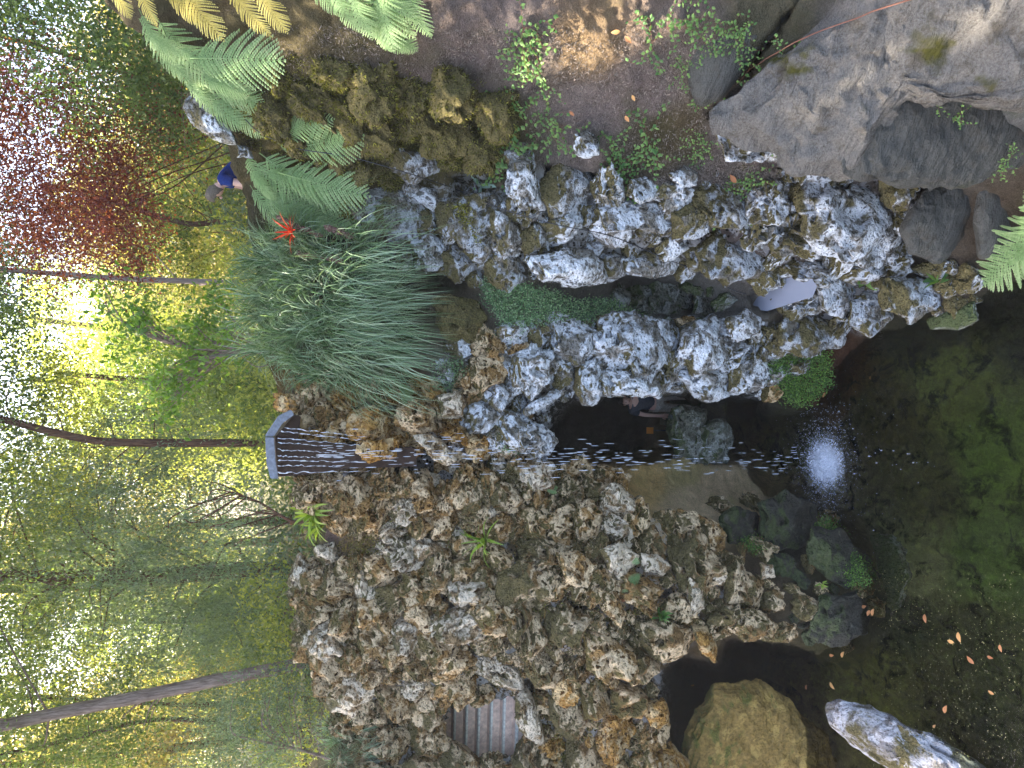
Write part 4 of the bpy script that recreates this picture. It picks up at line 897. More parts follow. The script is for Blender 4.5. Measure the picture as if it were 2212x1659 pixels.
# ------------------------------------------------------------------ strap-leaved tussocks
def rosette_mesh(seed, n=150, L=(.45, .85), W=.013, droop=.5, spread=(5, 100), mat='blade'):
    rng = np.random.default_rng(seed); az = rng.random(n)*6.283; ti = np.radians(rng.uniform(spread[0], spread[1], n))
    d = np.stack([np.sin(ti)*np.cos(az), np.sin(ti)*np.sin(az), np.cos(ti)], -1)
    return ribbon_mesh('strap_leaves', d*.03+rng.normal(size=(n, 3))*.012, d, rng.uniform(L[0], L[1], n), rng.uniform(W*.6, W*1.2, n), droop*rng.uniform(.6, 1.3, n), 8, mat, rng)
ROS = [rosette_mesh(s) for s in (1, 2, 3, 4)]
SKIRT = [rosette_mesh(s, 150, (.85, 1.45), .012, 1.0, (45, 110)) for s in (11, 12, 13)]
def place_plant(name, me, P, label, cat, group, sc=1., rot=None, part='leaves'):
    e = empty(name, P, label, cat, group); o = link(part, me, e); e.rotation_euler = rot or (random.uniform(-.2, .2), random.uniform(-.2, .2), random.uniform(0, 6.28)); e.scale = (sc, sc, sc)
    return e
TG = 'strap-leaved plants of the big drooping tussock'
TL = 'strap-leaved plant in the big drooping grey green tussock above the rocks'
spots = []
rs = np.random.default_rng(21)
while len(spots) < 50:
    x = rs.uniform(560, 880); y = rs.uniform(500, 830)
    if inside(np.array([x]), np.array([y]), [(560,560),(600,510),(700,500),(820,540),(860,600),(870,700),(850,790),(760,815),(640,810),(565,750)])[0] and all(math.hypot(x-a, y-b) > 30 for a, b in spots): spots.append((x, y))
for i, (x, y) in enumerate(spots):
    P = sp(x, y, .18+.25*math.sin(math.pi*min(1, max(0, (x-560)/330.))))
    low = x > 700
    place_plant('tussock_plant', (SKIRT if (low and i % 3) else ROS)[i % 3], P, TL, 'tussock plant', TG, rs.uniform(.75, 1.0) if not low else rs.uniform(.8, 1.0))
for i, (x, y) in enumerate([(735,1600),(745,1640),(770,1575),(790,1625),(770,1655),(725,1570)]):
    place_plant('tussock_plant', (ROS+SKIRT)[(i*2) % 7], sp(x, y, .15), 'strap-leaved plant in the small tussock above the steps beside the trees', 'tussock plant', 'strap-leaved plants of the small tussock by the steps', .62)
# the one in flower, and dried spikes
P = sp(632, 500, .85); fl = empty('bromeliad_flower', P, 'scarlet star of bracts at the heart of a strap-leaved plant near the person', 'flower')
rng = np.random.default_rng(3); n = 34; az = rng.random(n)*6.283; ti = np.radians(rng.uniform(10, 100, n)); d = np.stack([np.sin(ti)*np.cos(az), np.sin(ti)*np.sin(az), np.cos(ti)], -1)
link('bracts', ribbon_mesh('bracts', d*.01, d, rng.uniform(.12, .30, n), .03, .25, 5, 'blade_red', rng), fl)
place_plant('tussock_plant', ROS[1], sp(650, 497, .42), 'strap-leaved plant holding the scarlet flower near the person', 'tussock plant', None, .75)
for i, (pl, lb) in enumerate([([(597,465),(620,480),(650,492),(690,508)], 'dried brown flower spike lying between the ferns and the scarlet flower'),
                 ([(640,548),(665,552),(700,556),(735,562)], 'dried pinkish flower spike hanging in the middle of the tussock'),
                 ([(700,490),(725,497),(760,512)], 'short dried flower spike beside the white rock at the edge of the tussock')]):
    C = curve_pts([sp(float(a), float(b), .62) for a, b in pl], 60); e = link('dried_spike', None, loc=C[0], label=lb, category='flower spike')
    parts = [tube(C-C[0], .006, 6)]; rng = np.random.default_rng(i)
    for c in C[5:]:
        for k in range(3): parts.append((ico(2)[0]*rng.uniform(.010, .020)*np.array([1, 1, 1.4])+c-C[0]+rng.normal(size=3)*.014, ico(2)[1]))
    V, F = tri(parts); COL.objects.unlink(e); bpy.data.objects.remove(e)
    link('dried_spike', mesh_np('dried_spike', V, F, M['dead']), loc=C[0], label=lb, category='flower spike', group='dried flower spikes in the tussock')

# ------------------------------------------------------------------ ferns
def frond_mesh(seed, pairs=22, width=.36, curl=.25, mat='fern', pn=15):
    """frond of length 1 along +x, upper side +z; each side leaflet carries its own row of lobes"""
    rng = np.random.default_rng(seed); C, D, N, Ls, Ws, R = [], [], [], [], [], []
    stem = []
    xs = np.linspace(.12, .985, pairs)
    for i, x in enumerate(xs):
        u = (x-.12)/.87; half = width*.5*max(.05, (math.sin(math.pi*min(1, .16+u*.86))**.8))
        zc_ = -curl*x*x
        for s in (-1, 1):
            ang = math.radians(66-22*u)+rng.normal()*.05; dx, dy = math.cos(ang), s*math.sin(ang); dr = -.35+rng.normal()*.08
            m = max(4, int(pn*half/(width*.5)))
            for k in range(m):
                v = (k+.4)/m; px_ = x+dx*half*v+.05*half*v*v*2; py_ = dy*half*v; pz = zc_+dr*half*v*v-curl*.6*x*half*v*.2
                ll = .87/pairs*.50*(1-v*.6)*(.5+.5*min(1, half/(width*.3)))
                for q in (-1, 1):
                    a2 = ang+q*math.radians(74); C.append((px_, py_, pz)); D.append((math.cos(a2 if q < 0 else a2), s*math.sin(a2), dr*v)); N.append((0, 0, 1)); Ls.append(ll); Ws.append(half/m*2.0); R.append(.15+.3*u+.3*v+rng.random()*.3)
    V, F = leaf_geo(np.array(C), np.array(D), np.array(N)+rng.normal(size=(len(C), 3))*.08, np.array(Ls), np.array(Ws), .1)
    n0 = len(V); xs2 = np.linspace(0, 1, 16); SV, SF = tube(np.stack([xs2, 0*xs2, -curl*xs2*xs2-.002], -1), np.linspace(.007, .0015, 16), 5)
    return mesh_np('frond', np.vstack([V, SV]), np.vstack([F, SF+n0]), M[mat], False, {'rnd': np.concatenate([np.repeat(R, 4), np.full(len(SV), .6)])})
FR = {m: [frond_mesh(k, w_, wd, cu, m) for k, (w_, wd, cu) in enumerate([(19, .56, .22), (22, .46, .32), (17, .62, .12)])] for m in ('fern', 'fern_y')}
C, D, N = MOSSTUFT; rng = np.random.default_rng(9); o = WALLS['mossy'][0]
link('moss', leaf_mesh('moss', C-np.array(o.location), D, N, rng.uniform(.025, .065, len(C)), rng.uniform(.010, .020, len(C)), 'moss_olive', rng), o, kind='stuff')
def frond_at(parent, bx, by, tx, ty, ob=.25, ot=.5, mat='fern', var=0, roll=0., up=None, wide=1.):
    """a frond from (bx,by) to (tx,ty) standing ob and ot metres off the hillside"""
    B = sp(float(bx), float(by), ob); Tp = sp(float(tx), float(ty), ot); ax = Tp-B; L = np.linalg.norm(ax); ax /= L
    vv = EYEP-(B+Tp)/2; vv /= np.linalg.norm(vv); upv = np.array([0, 0, 1.]) if up is None else up
    z = vv*.8+upv*.6; z = z-ax*(z@ax); z /= np.linalg.norm(z); y = np.cross(z, ax)
    c, s = math.cos(roll), math.sin(roll); y2 = y*c+z*s; z2 = z*c-y*s
    # the mesh bends down by 'curl' at its tip: aim so that the tip lands on the target
    o = link('frond', FR[mat][var], parent); Mx = Matrix(((ax[0]*L, y2[0]*L*wide, z2[0]*L, B[0]), (ax[1]*L, y2[1]*L*wide, z2[1]*L, B[1]), (ax[2]*L, y2[2]*L*wide, z2[2]*L, B[2]), (0, 0, 0, 1)))
    o.matrix_basis = Matrix.Translation(-Vector(parent.location))@Mx
    return o
def fern(label, crown, fronds, grp=None, **kw):
    e = empty('fern', sp(float(crown[0]), float(crown[1]), .1), label, 'fern', grp)
    for f in fronds:
        d = dict(kw); f = list(f)
        if isinstance(f[-1], dict): d.update(f.pop())
        frond_at(e, *f, **d)
    return e
fern('large tree fern with green fronds at the top edge, arching towards the pale crag', (330,40),
     [(300,40,400,190),(330,30,470,215),(300,20,360,150,{'var':1}),(350,60,440,260,{'var':1}),(410,125,598,128,{'var':2,'ot':.75,'ob':.5}),(340,90,420,215,{'var':1}),(380,100,500,170,{'var':1,'ob':.45}),(310,70,400,130,{'var':1,'ob':.5}),(440,170,530,200,{'ob':.45}),(400,170,470,270,{'var':1,'ob':.45}),
      (420,150,560,240,{'var':1}),(450,190,590,235,{'var':1,'ot':.4}),(470,200,560,300),(420,180,520,280,{'var':2})], ob=.3, ot=.6)
fern('fern whose withered fronds have turned yellow, hanging from the top edge', (300,-40),
     [(230,-60,270,42),(290,-60,318,62,{'var':1}),(370,-60,468,95),(480,-50,568,92,{'var':1}),(540,-50,610,82),(340,-50,420,60,{'var':1})], mat='fern_y', ob=.7, ot=.75)
fern('green fern hanging in from the top edge over the grey pink slope', (720,-60),
     [(640,-80,730,50,{'var':1}),(700,-80,830,95),(760,-90,880,118,{'var':1}),(790,-60,900,60),(800,-80,840,120,{'var':2}),(700,-60,760,90,{'var':1}),(850,-70,910,110,{'var':1}),(740,-60,790,100)], ob=.7, ot=.7)
fern('yellow green young fern below the fern at the top edge', (790,60), [(790,40,880,140,{'var':1}),(800,50,840,130,{'var':1}),(820,60,905,120)], ob=.4, ot=.45)
fern('fern with broad spreading fronds above the scarlet flower', (560,350),
     [(530,360,640,470,{'var':1}),(540,340,680,470,{'var':1}),(560,330,700,440),(600,372,792,425,{'var':2,'ot':.7,'ob':.5}),(560,400,640,480),(540,400,600,500,{'var':1}),(580,430,720,500,{'var':1}),(650,440,790,520,{'var':1}),(560,420,680,510,{'var':1}),
      (530,330,580,450,{'var':1}),(620,430,700,505),(570,370,660,400,{'ob':.5}),(640,400,750,470,{'var':1,'ob':.45}),(590,440,690,540,{'var':1,'ob':.5}),(550,380,590,440,{'ob':.5})], ob=.3, ot=.5)
fern('fern with two short dark fronds against the mossy lumps', (640,270),
     [(600,290,700,255,{'var':0}),(640,320,775,290,{'var':2,'wide':1.2}),(590,300,640,262,{'var':0}),(600,310,660,330)], ob=.3, ot=.45)
fern('big drooping fern frond beside the pool, cut by the photo corner', (2330,430),
     [(2360,400,2055,640,{'var':1}),(2300,380,2150,640,{'var':1}),(2420,470,2220,590,{'var':1}),(2300,330,2190,480,{'var':1}),(2420,360,2170,520,{'var':1})], ob=.5, ot=.7)
fern('tiny bright fern growing left of the white rock ledge in the brown bank', (1345,1195), [(1345,1190,1380,1222),(1345,1195,1370,1212,{'var':1})], ob=.36, ot=.42)
fern('tiny bright fern hanging below the white rock ledge, facing the dark hole', (1385,1240), [(1385,1242,1345,1272,{'var':1}),(1385,1240,1360,1250)], ob=.36, ot=.42)
fern('small bright fern with three fronds beside the ochre tower', (868,840), [(860,825,885,868,{'var':1}),(868,825,872,872),(865,830,890,850,{'var':1})], ob=.35, ot=.45)
fern('little fern on the stone above the plunge wall', (1180,1052), [(1180,1058,1215,1052,{'var':1}),(1180,1058,1205,1068,{'var':1})], ob=.35, ot=.4)

# ------------------------------------------------------------------ strap plants on the bank
def strap(px, py, seed, label, sc=1., mat='blade_y', n=16, L=(.22, .42), W=.045, off=.1):
    rng = np.random.default_rng(seed); az = rng.random(n)*6.283; ti = np.radians(rng.uniform(15, 95, n)); d = np.stack([np.sin(ti)*np.cos(az), np.sin(ti)*np.sin(az)-.3, np.cos(ti)], -1)
    me = ribbon_mesh('strap_leaves', d*.02, d, rng.uniform(L[0], L[1], n)*sc, rng.uniform(W*.7, W*1.1, n)*sc, .35, 7, mat, rng)
    return place_plant('strap_plant', me, sp(float(px), float(py), off), label, 'strap-leaved plant', None, 1., (0, 0, 0))
strap(1050, 1168, 5, 'bright green strap-leaved plant on a ledge of the brown bank', 1.15, n=22, off=.42)
strap(680, 1105, 6, 'bright strap-leaved plant on the skyline next to the thin bare branches', 1.3, n=38, off=.3)
strap(700, 1130, 8, 'second bright strap-leaved plant hanging on the skyline bank', 1.2, n=30, off=.35)
strap(1430, 1330, 9, 'small blue green leafy rosette on a tan ledge', .6, 'weed', 22, (.2, .3), .10, .35)
strap(1040, 400, 10, 'grey green fleshy plant with long tapering leaves in the dark hollow', 1.1, 'agave', 9, (.3, .5), .07, .25) if 'agave' in M else None
strap(2040-10, 605, 12, 'broad-leaved dark green seedling under the wall beside the hanging fern', .6, 'weed', 9, (.25, .35), .14)
strap(1870, 605, 13, 'broad-leaved green seedling on the wall end near the puddle', .75, 'weed', 12, (.25, .35), .14)
strap(1775, 1260, 14, 'tiny bright green fern seedling on the wet black foot', .4, 'blade_y', 10, (.2, .3), .07, .45)

# ------------------------------------------------------------------ creeping weeds on the slope
def weed_mesh(seed, rad=.27, n=90, ls=.068):
    rng = np.random.default_rng(seed); C, D, N = [], [], []
    for k in range(7):
        a = rng.random()*6.28; p = np.array([0, 0, 0.]); d = np.array([math.cos(a), math.sin(a)])
        for j in range(n//7):
            d = nrm(d+rng.normal(size=2)*.35); p = p+np.array([d[0], d[1], 0])*rad/(n/7)*1.4; p[2] = .02+.05*rng.random()
            C.append(p.copy()); dd = np.append(rng.normal(size=2), .25); D.append(dd); N.append((rng.normal()*.35, rng.normal()*.35, 1))
    st_ = merge([tube(np.vstack([[0, 0, 0], C[k*(n//7):(k+1)*(n//7)]]), .0022, 4) for k in range(7)])
    return leaf_mesh('leaves', np.array(C), np.array(D), np.array(N), rng.uniform(ls*.6, ls*1.2, len(C)), rng.uniform(ls*.45, ls*.85, len(C)), 'weed', rng), mesh_np('stems', *st_, M['twig'])
WS = []
WEED = [weed_mesh(k, .34, 63) for k in range(5)]
WS = [(1085,190),(1110,210),(1065,225),(1130,60),(1140,110),(1165,150),(1145,90),(1120,130),(1180,175),(1215,270),(1240,255),(1195,290),(1200,235),(1270,215),(1285,225),(1350,300),(1330,330),(1370,350),(1375,375),(1345,395),(1385,420),
      (1110,260),(1090,300),(1085,330),(1090,360),(1060,250),(1300,60),(1480,60),(1520,90),(1545,60),(1560,110),(1590,90),(1530,140),(1500,170),(1470,160),(1450,190),(1540,200),(1560,230),(1590,120),(1610,95),(1400,140),(1410,90),
      (1620,410),(1630,440),(1615,385),(1530,400),(1540,430),(1400,290),(1420,320),(1500,320),(1430,250),(1520,300),(1440,60),(1690,130),(1650,180),(1820,200),(1800,215),(1780,230),(1760,250),(1810,180),(1825,265),(1900,150),(1925,140),
      (1960,200),(1990,215),(2040,280),(2060,300),(2090,330),(2000,330),(2010,350),(1930,215),(2160,350),(2185,340),(1660,300),(1300,170),(1160,250),(2080,240),(2010,305),(1960,170),(1790,310)]
WS = [w for i, w in enumerate(WS) if i % 5 and not (1190 < w[0] < 1350 and w[1] < 240)]
for i, (x, y) in enumerate(WS):
    nn = snorm(np.array([float(x)]), np.array([float(y)]))[0]; nn = nrm(nn+np.array([0, -.2, .35])); q = Vector(nn).to_track_quat('Z', 'Y'); sc_ = random.uniform(.7, 1.1)*float(surfY(x, y))/8.2*(.8 if x > 1450 else 1)
    off = .10 if x < 1640 or y > 390 else .40
    o = empty('creeping_weed', sp(float(x), float(y), off), 'small creeping green weed on the litter and stones of the slope', 'weed', 'creeping weeds scattered over the slope'); link('leaves', WEED[i % 5][0], o); link('stems', WEED[i % 5][1], o)
    o.rotation_mode = 'QUATERNION'; o.rotation_quaternion = q@Matrix.Rotation(random.uniform(0, 6.28), 3, 'Z').to_quaternion(); o.scale = (sc_,)*3

# thatch of dry litter, moss tufts
def carpet(name, polys, n, L, W, mat, label, off=(0, .04), up=(0, -.3, .6), spread=.7, seed=0, avoid=(), cat='moss', kind='stuff', jit=7.):
    rng = np.random.default_rng(seed); X, Y = [], []
    for poly in polys:
        xs = [p[0] for p in poly]; ys = [p[1] for p in poly]; m_ = n//len(polys); x = rng.uniform(min(xs), max(xs), m_*3); y = rng.uniform(min(ys), max(ys), m_*3)
        ok = inside(x, y, poly)
        for q in avoid: ok &= ~inside(x, y, q)
        X.append(x[ok][:m_]); Y.append(y[ok][:m_])
    x = np.concatenate(X); y = np.concatenate(Y); x = x+rng.normal(size=len(x))*jit; y = y+rng.normal(size=len(x))*jit*.7; P = sp(x, y, rng.uniform(off[0], off[1], len(x)))
    D = rng.normal(size=P.shape)*spread+np.array(up); N = nrm(rng.normal(size=P.shape)*.5+np.array([0, -1, .6]))
    me = leaf_mesh(name, P, D, N, rng.uniform(L*.6, L*1.3, len(P)), W*rng.uniform(.6, 1.3, len(P)), mat, rng)
    tags = dict(label=label, category=cat); 
    return link(name, me, kind=kind, **tags)
carpet('maidenhair_fern', [[(1035,610),(1080,598),(1130,612),(1200,632),(1240,648),(1330,645),(1400,690),(1330,702),(1230,695),(1150,700),(1100,735),(1085,700),(1050,650)]], 9500, .034, .014, 'maiden',
       'feathery green maidenhair hanging in a long mat over the rock shelf', (.02, .34), (0, -.3, -.5), .8, 1, cat='maidenhair')
carpet('maidenhair_fern', [[(940,790),(990,770),(1010,800),(960,850),(930,840)], [(1080,930),(1120,930),(1125,975),(1090,990)]], 1500, .03, .018, 'maiden', 'thin patches of green maidenhair on the rocks by the falling water', (.05, .3), (0, -.3, -.3), .8, 2, cat='maidenhair')
carpet('moss', [[(1665,790),(1700,765),(1790,760),(1795,830),(1740,880),(1700,870)]], 5200, .035, .02, 'moss_green', 'bright green wet moss cushion on the stone where the rock meets the pool', (.16, .34), (0, -.4, .4), .8, 3)
carpet('moss', [[(1760,1120),(1790,1110),(1830,1160),(1800,1190),(1765,1160)], [(1830,1180),(1880,1215),(1885,1260),(1840,1270),(1815,1225)], [(1560,1115),(1600,1120),(1650,1180),(1630,1195),(1590,1150)]], 3600, .03, .018, 'moss_green', 'green moss on the wet black stones at the foot of the brown bank', (.25, .42), (0, -.4, .5), .8, 4)
carpet('moss', [[(740,440),(775,418),(790,440),(770,470),(745,470)], [(960,450),(1000,440),(1020,480),(1040,530),(990,520)], [(470,235),(520,225),(560,235),(600,250),(640,310),(600,300),(540,290)]], 3500, .035, .02, 'moss_olive', 'golden olive moss cushions on the rocks near the ferns', (.28, .40), (0, -.4, .5), .8, 5)
carpet('moss', [[(440,180),(620,120),(1060,180),(1090,350),(830,400),(540,320)]], 22000, .035, .012, 'moss_olive', 'shaggy olive moss over the earth round the lumpy rocks below the tree ferns', (-.02, .06), (0, -.4, .5), .8, 6)
carpet('dry_litter', [[(560,60),(1100,60),(1560,60),(1640,200),(1540,250),(1500,360),(1320,400),(1150,360),(1100,200),(700,170),(480,200)], [(1560,330),(1700,380),(1500,420),(1300,440)]], 46000, .042, .007, 'litter_grey', 'dry needles and stalks littering the grey pink slope', (-.08, .10), (0, -.2, -.1), 1., 7, cat='litter')
carpet('dry_litter', [[(1000,1150),(1500,1200),(1500,1340),(1100,1440)], [(740,1130),(820,1130),(820,1200),(730,1200)]], 5000, .04, .008, 'l_brown', 'dry brown litter on the ledges of the mossy bank', (.0, .14), (0, -.2, 0), 1., 8, cat='litter')
carpet('moss', [[(1010,1200),(1350,1200),(1480,1330),(1400,1400),(1060,1330)], [(740,1180),(900,1100),(1000,1160),(900,1230)], [(930,1480),(1000,1480),(1000,1560),(920,1560)], [(1150,1480),(1300,1480),(1300,1650),(1180,1650)]], 9000, .03, .014, 'moss_olive', 'dull olive moss on the ledges of the brown bank and round the steps', (.05, .20), (0, -.3, .6), .8, 9)

def leaf_obj(name, P, nrm_, size, mat, label, cat, group, rng):
    a = rng.random()*6.28; t = nrm(np.cross(nrm_, rng.normal(size=3))); b = np.cross(nrm_, t)
    u = np.linspace(0, 1, 7); w = np.sin(math.pi*u**.8)*.24*size; A = (u*size)[:, None]*t; cur = (u*(1-u)*size*.35)[:, None]*nrm_
    V = np.stack([A+w[:, None]*b+cur*1.3, A+cur*.6, A-w[:, None]*b+cur*1.3], 1).reshape(-1, 3); F = []
    for i in range(6):
        for j in range(2): F.append([i*3+j, i*3+j+1, i*3+j+4, i*3+j+3])
    link(name, mesh_np(name, V, np.array(F), M[mat], True, {'rnd': np.full(len(V), rng.random())}), None, P, label=label, category=cat, group=group)
rng = np.random.default_rng(77)
for x, y, s in [(1998,1326,.12),(2070,1365,.13),(2062,1388,.10),(2105,1434,.12),(2133,1418,.08),(1792,1416,.10),(1818,1420,.12),(1793,1473,.13),(1742,1490,.09),(2040,1540,.12),(1880,1318,.11),(1884,1330,.12),(1862,1312,.1),(2148,1500,.08),(2016,1572,.07),(1784,848,.10),(2160,1392,.09)]:
    P = onw(x, y); P[2] = .006
    leaf_obj('fallen_leaf', P, np.array([0, 0, 1.]), s, 'litter', 'orange brown dead leaf floating on the dark pool', 'leaf', 'dead leaves floating on the pool', rng)
for x, y, s in [(1590,395,.13),(1340,68,.1),(1350,78,.1),(1620,150,.1),(1585,150,.1),(1660,420,.08),(1230,240,.08),(1530,225,.08),(1210,380,.07),(1340,1325,.08),(1350,1300,.08),(1500,1480,.08),(1560,1330,.07),(1880,820,.06),(1365,205,.08),(1350,250,.09)]:
    nn = snorm(np.array([float(x)]), np.array([float(y)]))[0]
    leaf_obj('fallen_leaf', sp(float(x), float(y), .16), nrm(nn+np.array([0, -.3, .3])), s, 'litter', 'orange brown dead leaf lying on the litter and stones', 'leaf', 'dead leaves lying on the slope and ledges', rng)
xs = rng.uniform(1880, 2300, 1500); ys = rng.uniform(1230, 1800, 1500)
C = np.array([onw(a, b) for a, b in zip(xs, ys)]); dens = fbm(C*1.1, 3, 4); C = C[dens > -.12]; C[:, 2] = .006
D = np.append(rng.normal(size=(len(C), 2)), np.zeros((len(C), 1)), 1); L = rng.uniform(.008, .028, len(C))
link('floating_flecks', leaf_mesh('floating_flecks', C, D, np.tile([0, 0, 1.], (len(C), 1)), L, L*.35, 'speck', rng, 0), kind='stuff', label='pale yellow flecks floating on the dark pool near the white stone', category='flecks')

# cable across the rocks, long reddish twig on the boulder
pl = [(530,258,.5),(560,285,.45),(640,320,.45),(760,340,.45),(900,380,.5),(1000,415,.45),(1080,450,.45),(1200,485,.45),(1320,510,.45),(1440,560,.40),(1520,590,.38),(1580,625,.35),(1612,635,.30)]
C = np.array([sp(float(a), float(b), o) for a, b, o in pl]); C = curve_pts(C, 120)
link('cable', mesh_np('cable', *tube(C-C[0], .006, 6), M['cable']), None, C[0], label='thin black cable strung from the ferns across the rockwork to the puddle', category='cable')
C = curve_pts([sp(float(a), float(b), o) for a, b, o in [(1490,278,.15),(1540,235,.2),(1600,170,.35),(1690,105,.55),(1790,60,.6),(1900,20,.6),(1990,-10,.6)]], 80); C += fbm(C*3, 2, 8)[:, None]*.01
link('twig', mesh_np('twig', *tube(C-C[0], np.linspace(.004, .009, 80), 6), M['twig']), None, C[0], label='long thin reddish twig leaning over the banded boulder', category='twig')

# ------------------------------------------------------------------ trees
def trunk_tube(pts, r0, r1, mat, n=40, seed=0):
    C = curve_pts(pts, n); rad = np.linspace(r0, r1, n)*(1+.08*fbm(C*1.5+seed, 2, seed)); return tube(C, rad, 12, .05)
def broad_leaves(rng, centre, R, nclump, per, ls, cr=.4, aspect=.5, down=.25):
    c = rdir(rng, nclump)*(rng.random((nclump, 1))**.45)*np.array(R)+centre
    i = np.repeat(np.arange(nclump), per); sz = rng.uniform(.6, 1.3, nclump)[i][:, None]
    P = c[i]+rng.normal(size=(len(i), 3))*cr*sz*np.array([1, 1, .55]); D = rng.normal(size=P.shape)+np.array([0, 0, -down]); N = rng.normal(size=P.shape)*.6+np.array([0, 0, 1])
    L = rng.uniform(.6, 1.3, len(P))*ls; r = np.clip(rng.random(nclump)[i]*.6+rng.random(len(P))*.4, 0, 1)
    return c, P, D, N, L, L*aspect, r
def weep_leaves(rng, centre, R, nstr, per, ls, aspect=.3):
    c = rdir(rng, nstr)*(rng.random((nstr, 1))**.5)*np.array(R)+centre; ln = rng.uniform(.5, 1.6, nstr)*R[2]*.35
    i = np.repeat(np.arange(nstr), per); u = np.tile(np.linspace(0, 1, per), nstr)[:, None]; out = rng.normal(size=(nstr, 3))*np.array([.55, .55, .1])
    P = c[i]+out[i]*u*ln[i][:, None]*.8+np.array([0, 0, -1.])*(u**1.5)*ln[i][:, None]+rng.normal(size=(len(i), 3))*.06
    D = out[i]*.5+np.array([0, 0, -.9])+rng.normal(size=P.shape)*.6; N = rng.normal(size=P.shape); L = rng.uniform(.6, 1.3, len(P))*ls
    return c, P, D, N, L, L*aspect, np.clip(rng.random(nstr)[i]*.5+rng.random(len(P))*.5, 0, 1)
GAP = sp(1275., 95.); 
def sungap(P, rad=.42):
    """leave the chink through which one sun fleck reaches the slope"""
    v = P-GAP; t = v@SUNV; d = np.linalg.norm(v-t[:, None]*SUNV, axis=1); return ~((d < rad) & (t > 0))
def tree(label, trunk_px, Y, r0, r1, crowns, bark, seed, group=None, limbs=6, name='tree', foot=None, cat='tree'):
    """trunk_px: polyline of pixels at depth Y; crowns: (px,py,dY,Rx,Ry,Rz,style,count,leafsize,material)"""
    rng = np.random.default_rng(seed); C = np.array([at(float(a), float(b), Y+(q[2] if len(q) > 2 else 0)) for q in trunk_px for a, b in [q[:2]]])
    base = C[0].copy(); base[2] = min(base[2], 7.0)-.2; C = np.vstack([base, C]) if base[2] < C[0][2]-.1 else C
    e = empty(name, base, label, cat, group); V, F = trunk_tube(C, r0, r1, bark, seed=seed); link('trunk', mesh_np('trunk', V-base, F, M[bark]), e)
    CC = curve_pts(C, 30)
    for (px, py, dY, rx, ry, rz, style, cnt, ls, mt) in crowns:
        cen = at(float(px), float(py), Y+dY)
        if style == 'weep': c, P, D, N, L, W, r = weep_leaves(rng, cen, (rx, ry, rz), cnt//20, 34, ls*.75)
        else: c, P, D, N, L, W, r = broad_leaves(rng, cen, (rx, ry, rz), max(8, cnt//60), 100 if cnt > 1200 else 60, ls*(.78 if cnt > 1200 else 1), .16+.09*rx)
        k = sungap(P); Vv, Fv2 = leaf_geo(P[k], D[k], N[k], L[k], W[k]); link('crown', mesh_np('crown', Vv-base, Fv2, M[mt], False, {'rnd': np.repeat(r[k], 4)}), e)
        for j in range(limbs):
            tgt = c[rng.integers(len(c))]; a = CC[np.argmin(np.linalg.norm(CC-(tgt+np.array([0, 0, -.7])), axis=1))]; mid = (a+tgt)/2+rng.normal(size=3)*.12*rx+np.array([0, 0, .15*rz])
            V, F = tube(curve_pts([a, mid, tgt], 14), np.linspace(max(r1*.22, .014), .006, 14), 6); link('limb', mesh_np('limb', V-base, F, M[bark]), e)
    return e
tree('tall dark red brown trunk rising straight behind the grey trough', [(640,958),(575,957),(400,957),(230,954),(120,935),(0,905),(-250,860)], 16, .10, .06, 
     [(-250,880,0,3.2,2.5,2.4,'broad',9000,.14,'l_green'), (330,1000,1,2.2,1.5,1.6,'weep',7000,.10,'l_dull'), (120,930,2,2.2,1.5,1.3,'broad',5000,.11,'l_yellow')], 'bark_red', 1)
tree('tall furrowed brown trunk leaning past the knobbly crest', [(720,1415),(660,1432),(500,1463),(300,1505),(150,1535),(0,1568),(-250,1620)], 15, .14, .10,
     [(-260,1560,0,3.4,2.5,2.2,'broad',9000,.13,'l_green'), (230,1600,1.5,1.6,1.4,1.5,'broad',3500,.10,'l_green')], 'bark', 2, limbs=7)
tree('thin pale straight trunk standing above the big tussock', [(600,617),(550,614),(400,607),(270,602),(100,590),(-150,570)], 17, .075, .05,
     [(-60,600,1,2.4,2,1.8,'broad',6000,.13,'l_dull'),(300,540,1.5,1.4,1.2,1.6,'broad',3500,.10,'l_green')], 'bark_pale', 3)
tree('short red brown trunk seen between the crest stones and the weeping foliage', [(720,1228),(650,1228),(575,1226),(450,1230),(300,1240),(-100,1250)], 20, .20, .15,
     [(250,1200,-3,3.2,2.2,2.9,'weep',13000,.11,'l_dull'),(420,1330,-2.5,2.3,1.8,2.3,'weep',10000,.11,'l_dull'),(60,1180,-1,2.6,2,2.2,'weep',7000,.12,'l_green'),(90,1060,3,2.6,2,2.0,'broad',6500,.13,'l_green')], 'bark_red', 4, limbs=10)
tree('bare many-branched sapling with thin dark twigs on the skyline', [(690,1120),(640,1128),(600,1110),(560,1085),(500,1062)], 12.5, .035, .012,
     [(470,1110,0,1.0,.8,.8,'weep',1500,.08,'l_dull')], 'bark_red', 5, limbs=15)
tree('slender dark trunk just inside the leaning brown one', [(700,1500),(560,1515),(430,1522),(330,1520),(0,1500),(-150,1490)], 22, .07, .05,
     [(120,1450,0,2.2,2,2.0,'broad',5000,.13,'l_yellow'),(520,1560,-5,1.6,1.2,1.3,'broad',3500,.09,'l_dull')], 'bark_red', 6)
tree('slender dark branching trunk in the corner beyond the small tussock', [(760,1600),(560,1580),(420,1556),(300,1560),(100,1610),(-60,1640)], 19, .07, .04,
     [(450,1640,-3,1.8,1.4,1.6,'weep',6000,.09,'l_dull'),(50,1660,0,2.2,2,2,'broad',5000,.12,'l_green')], 'bark_red', 7)
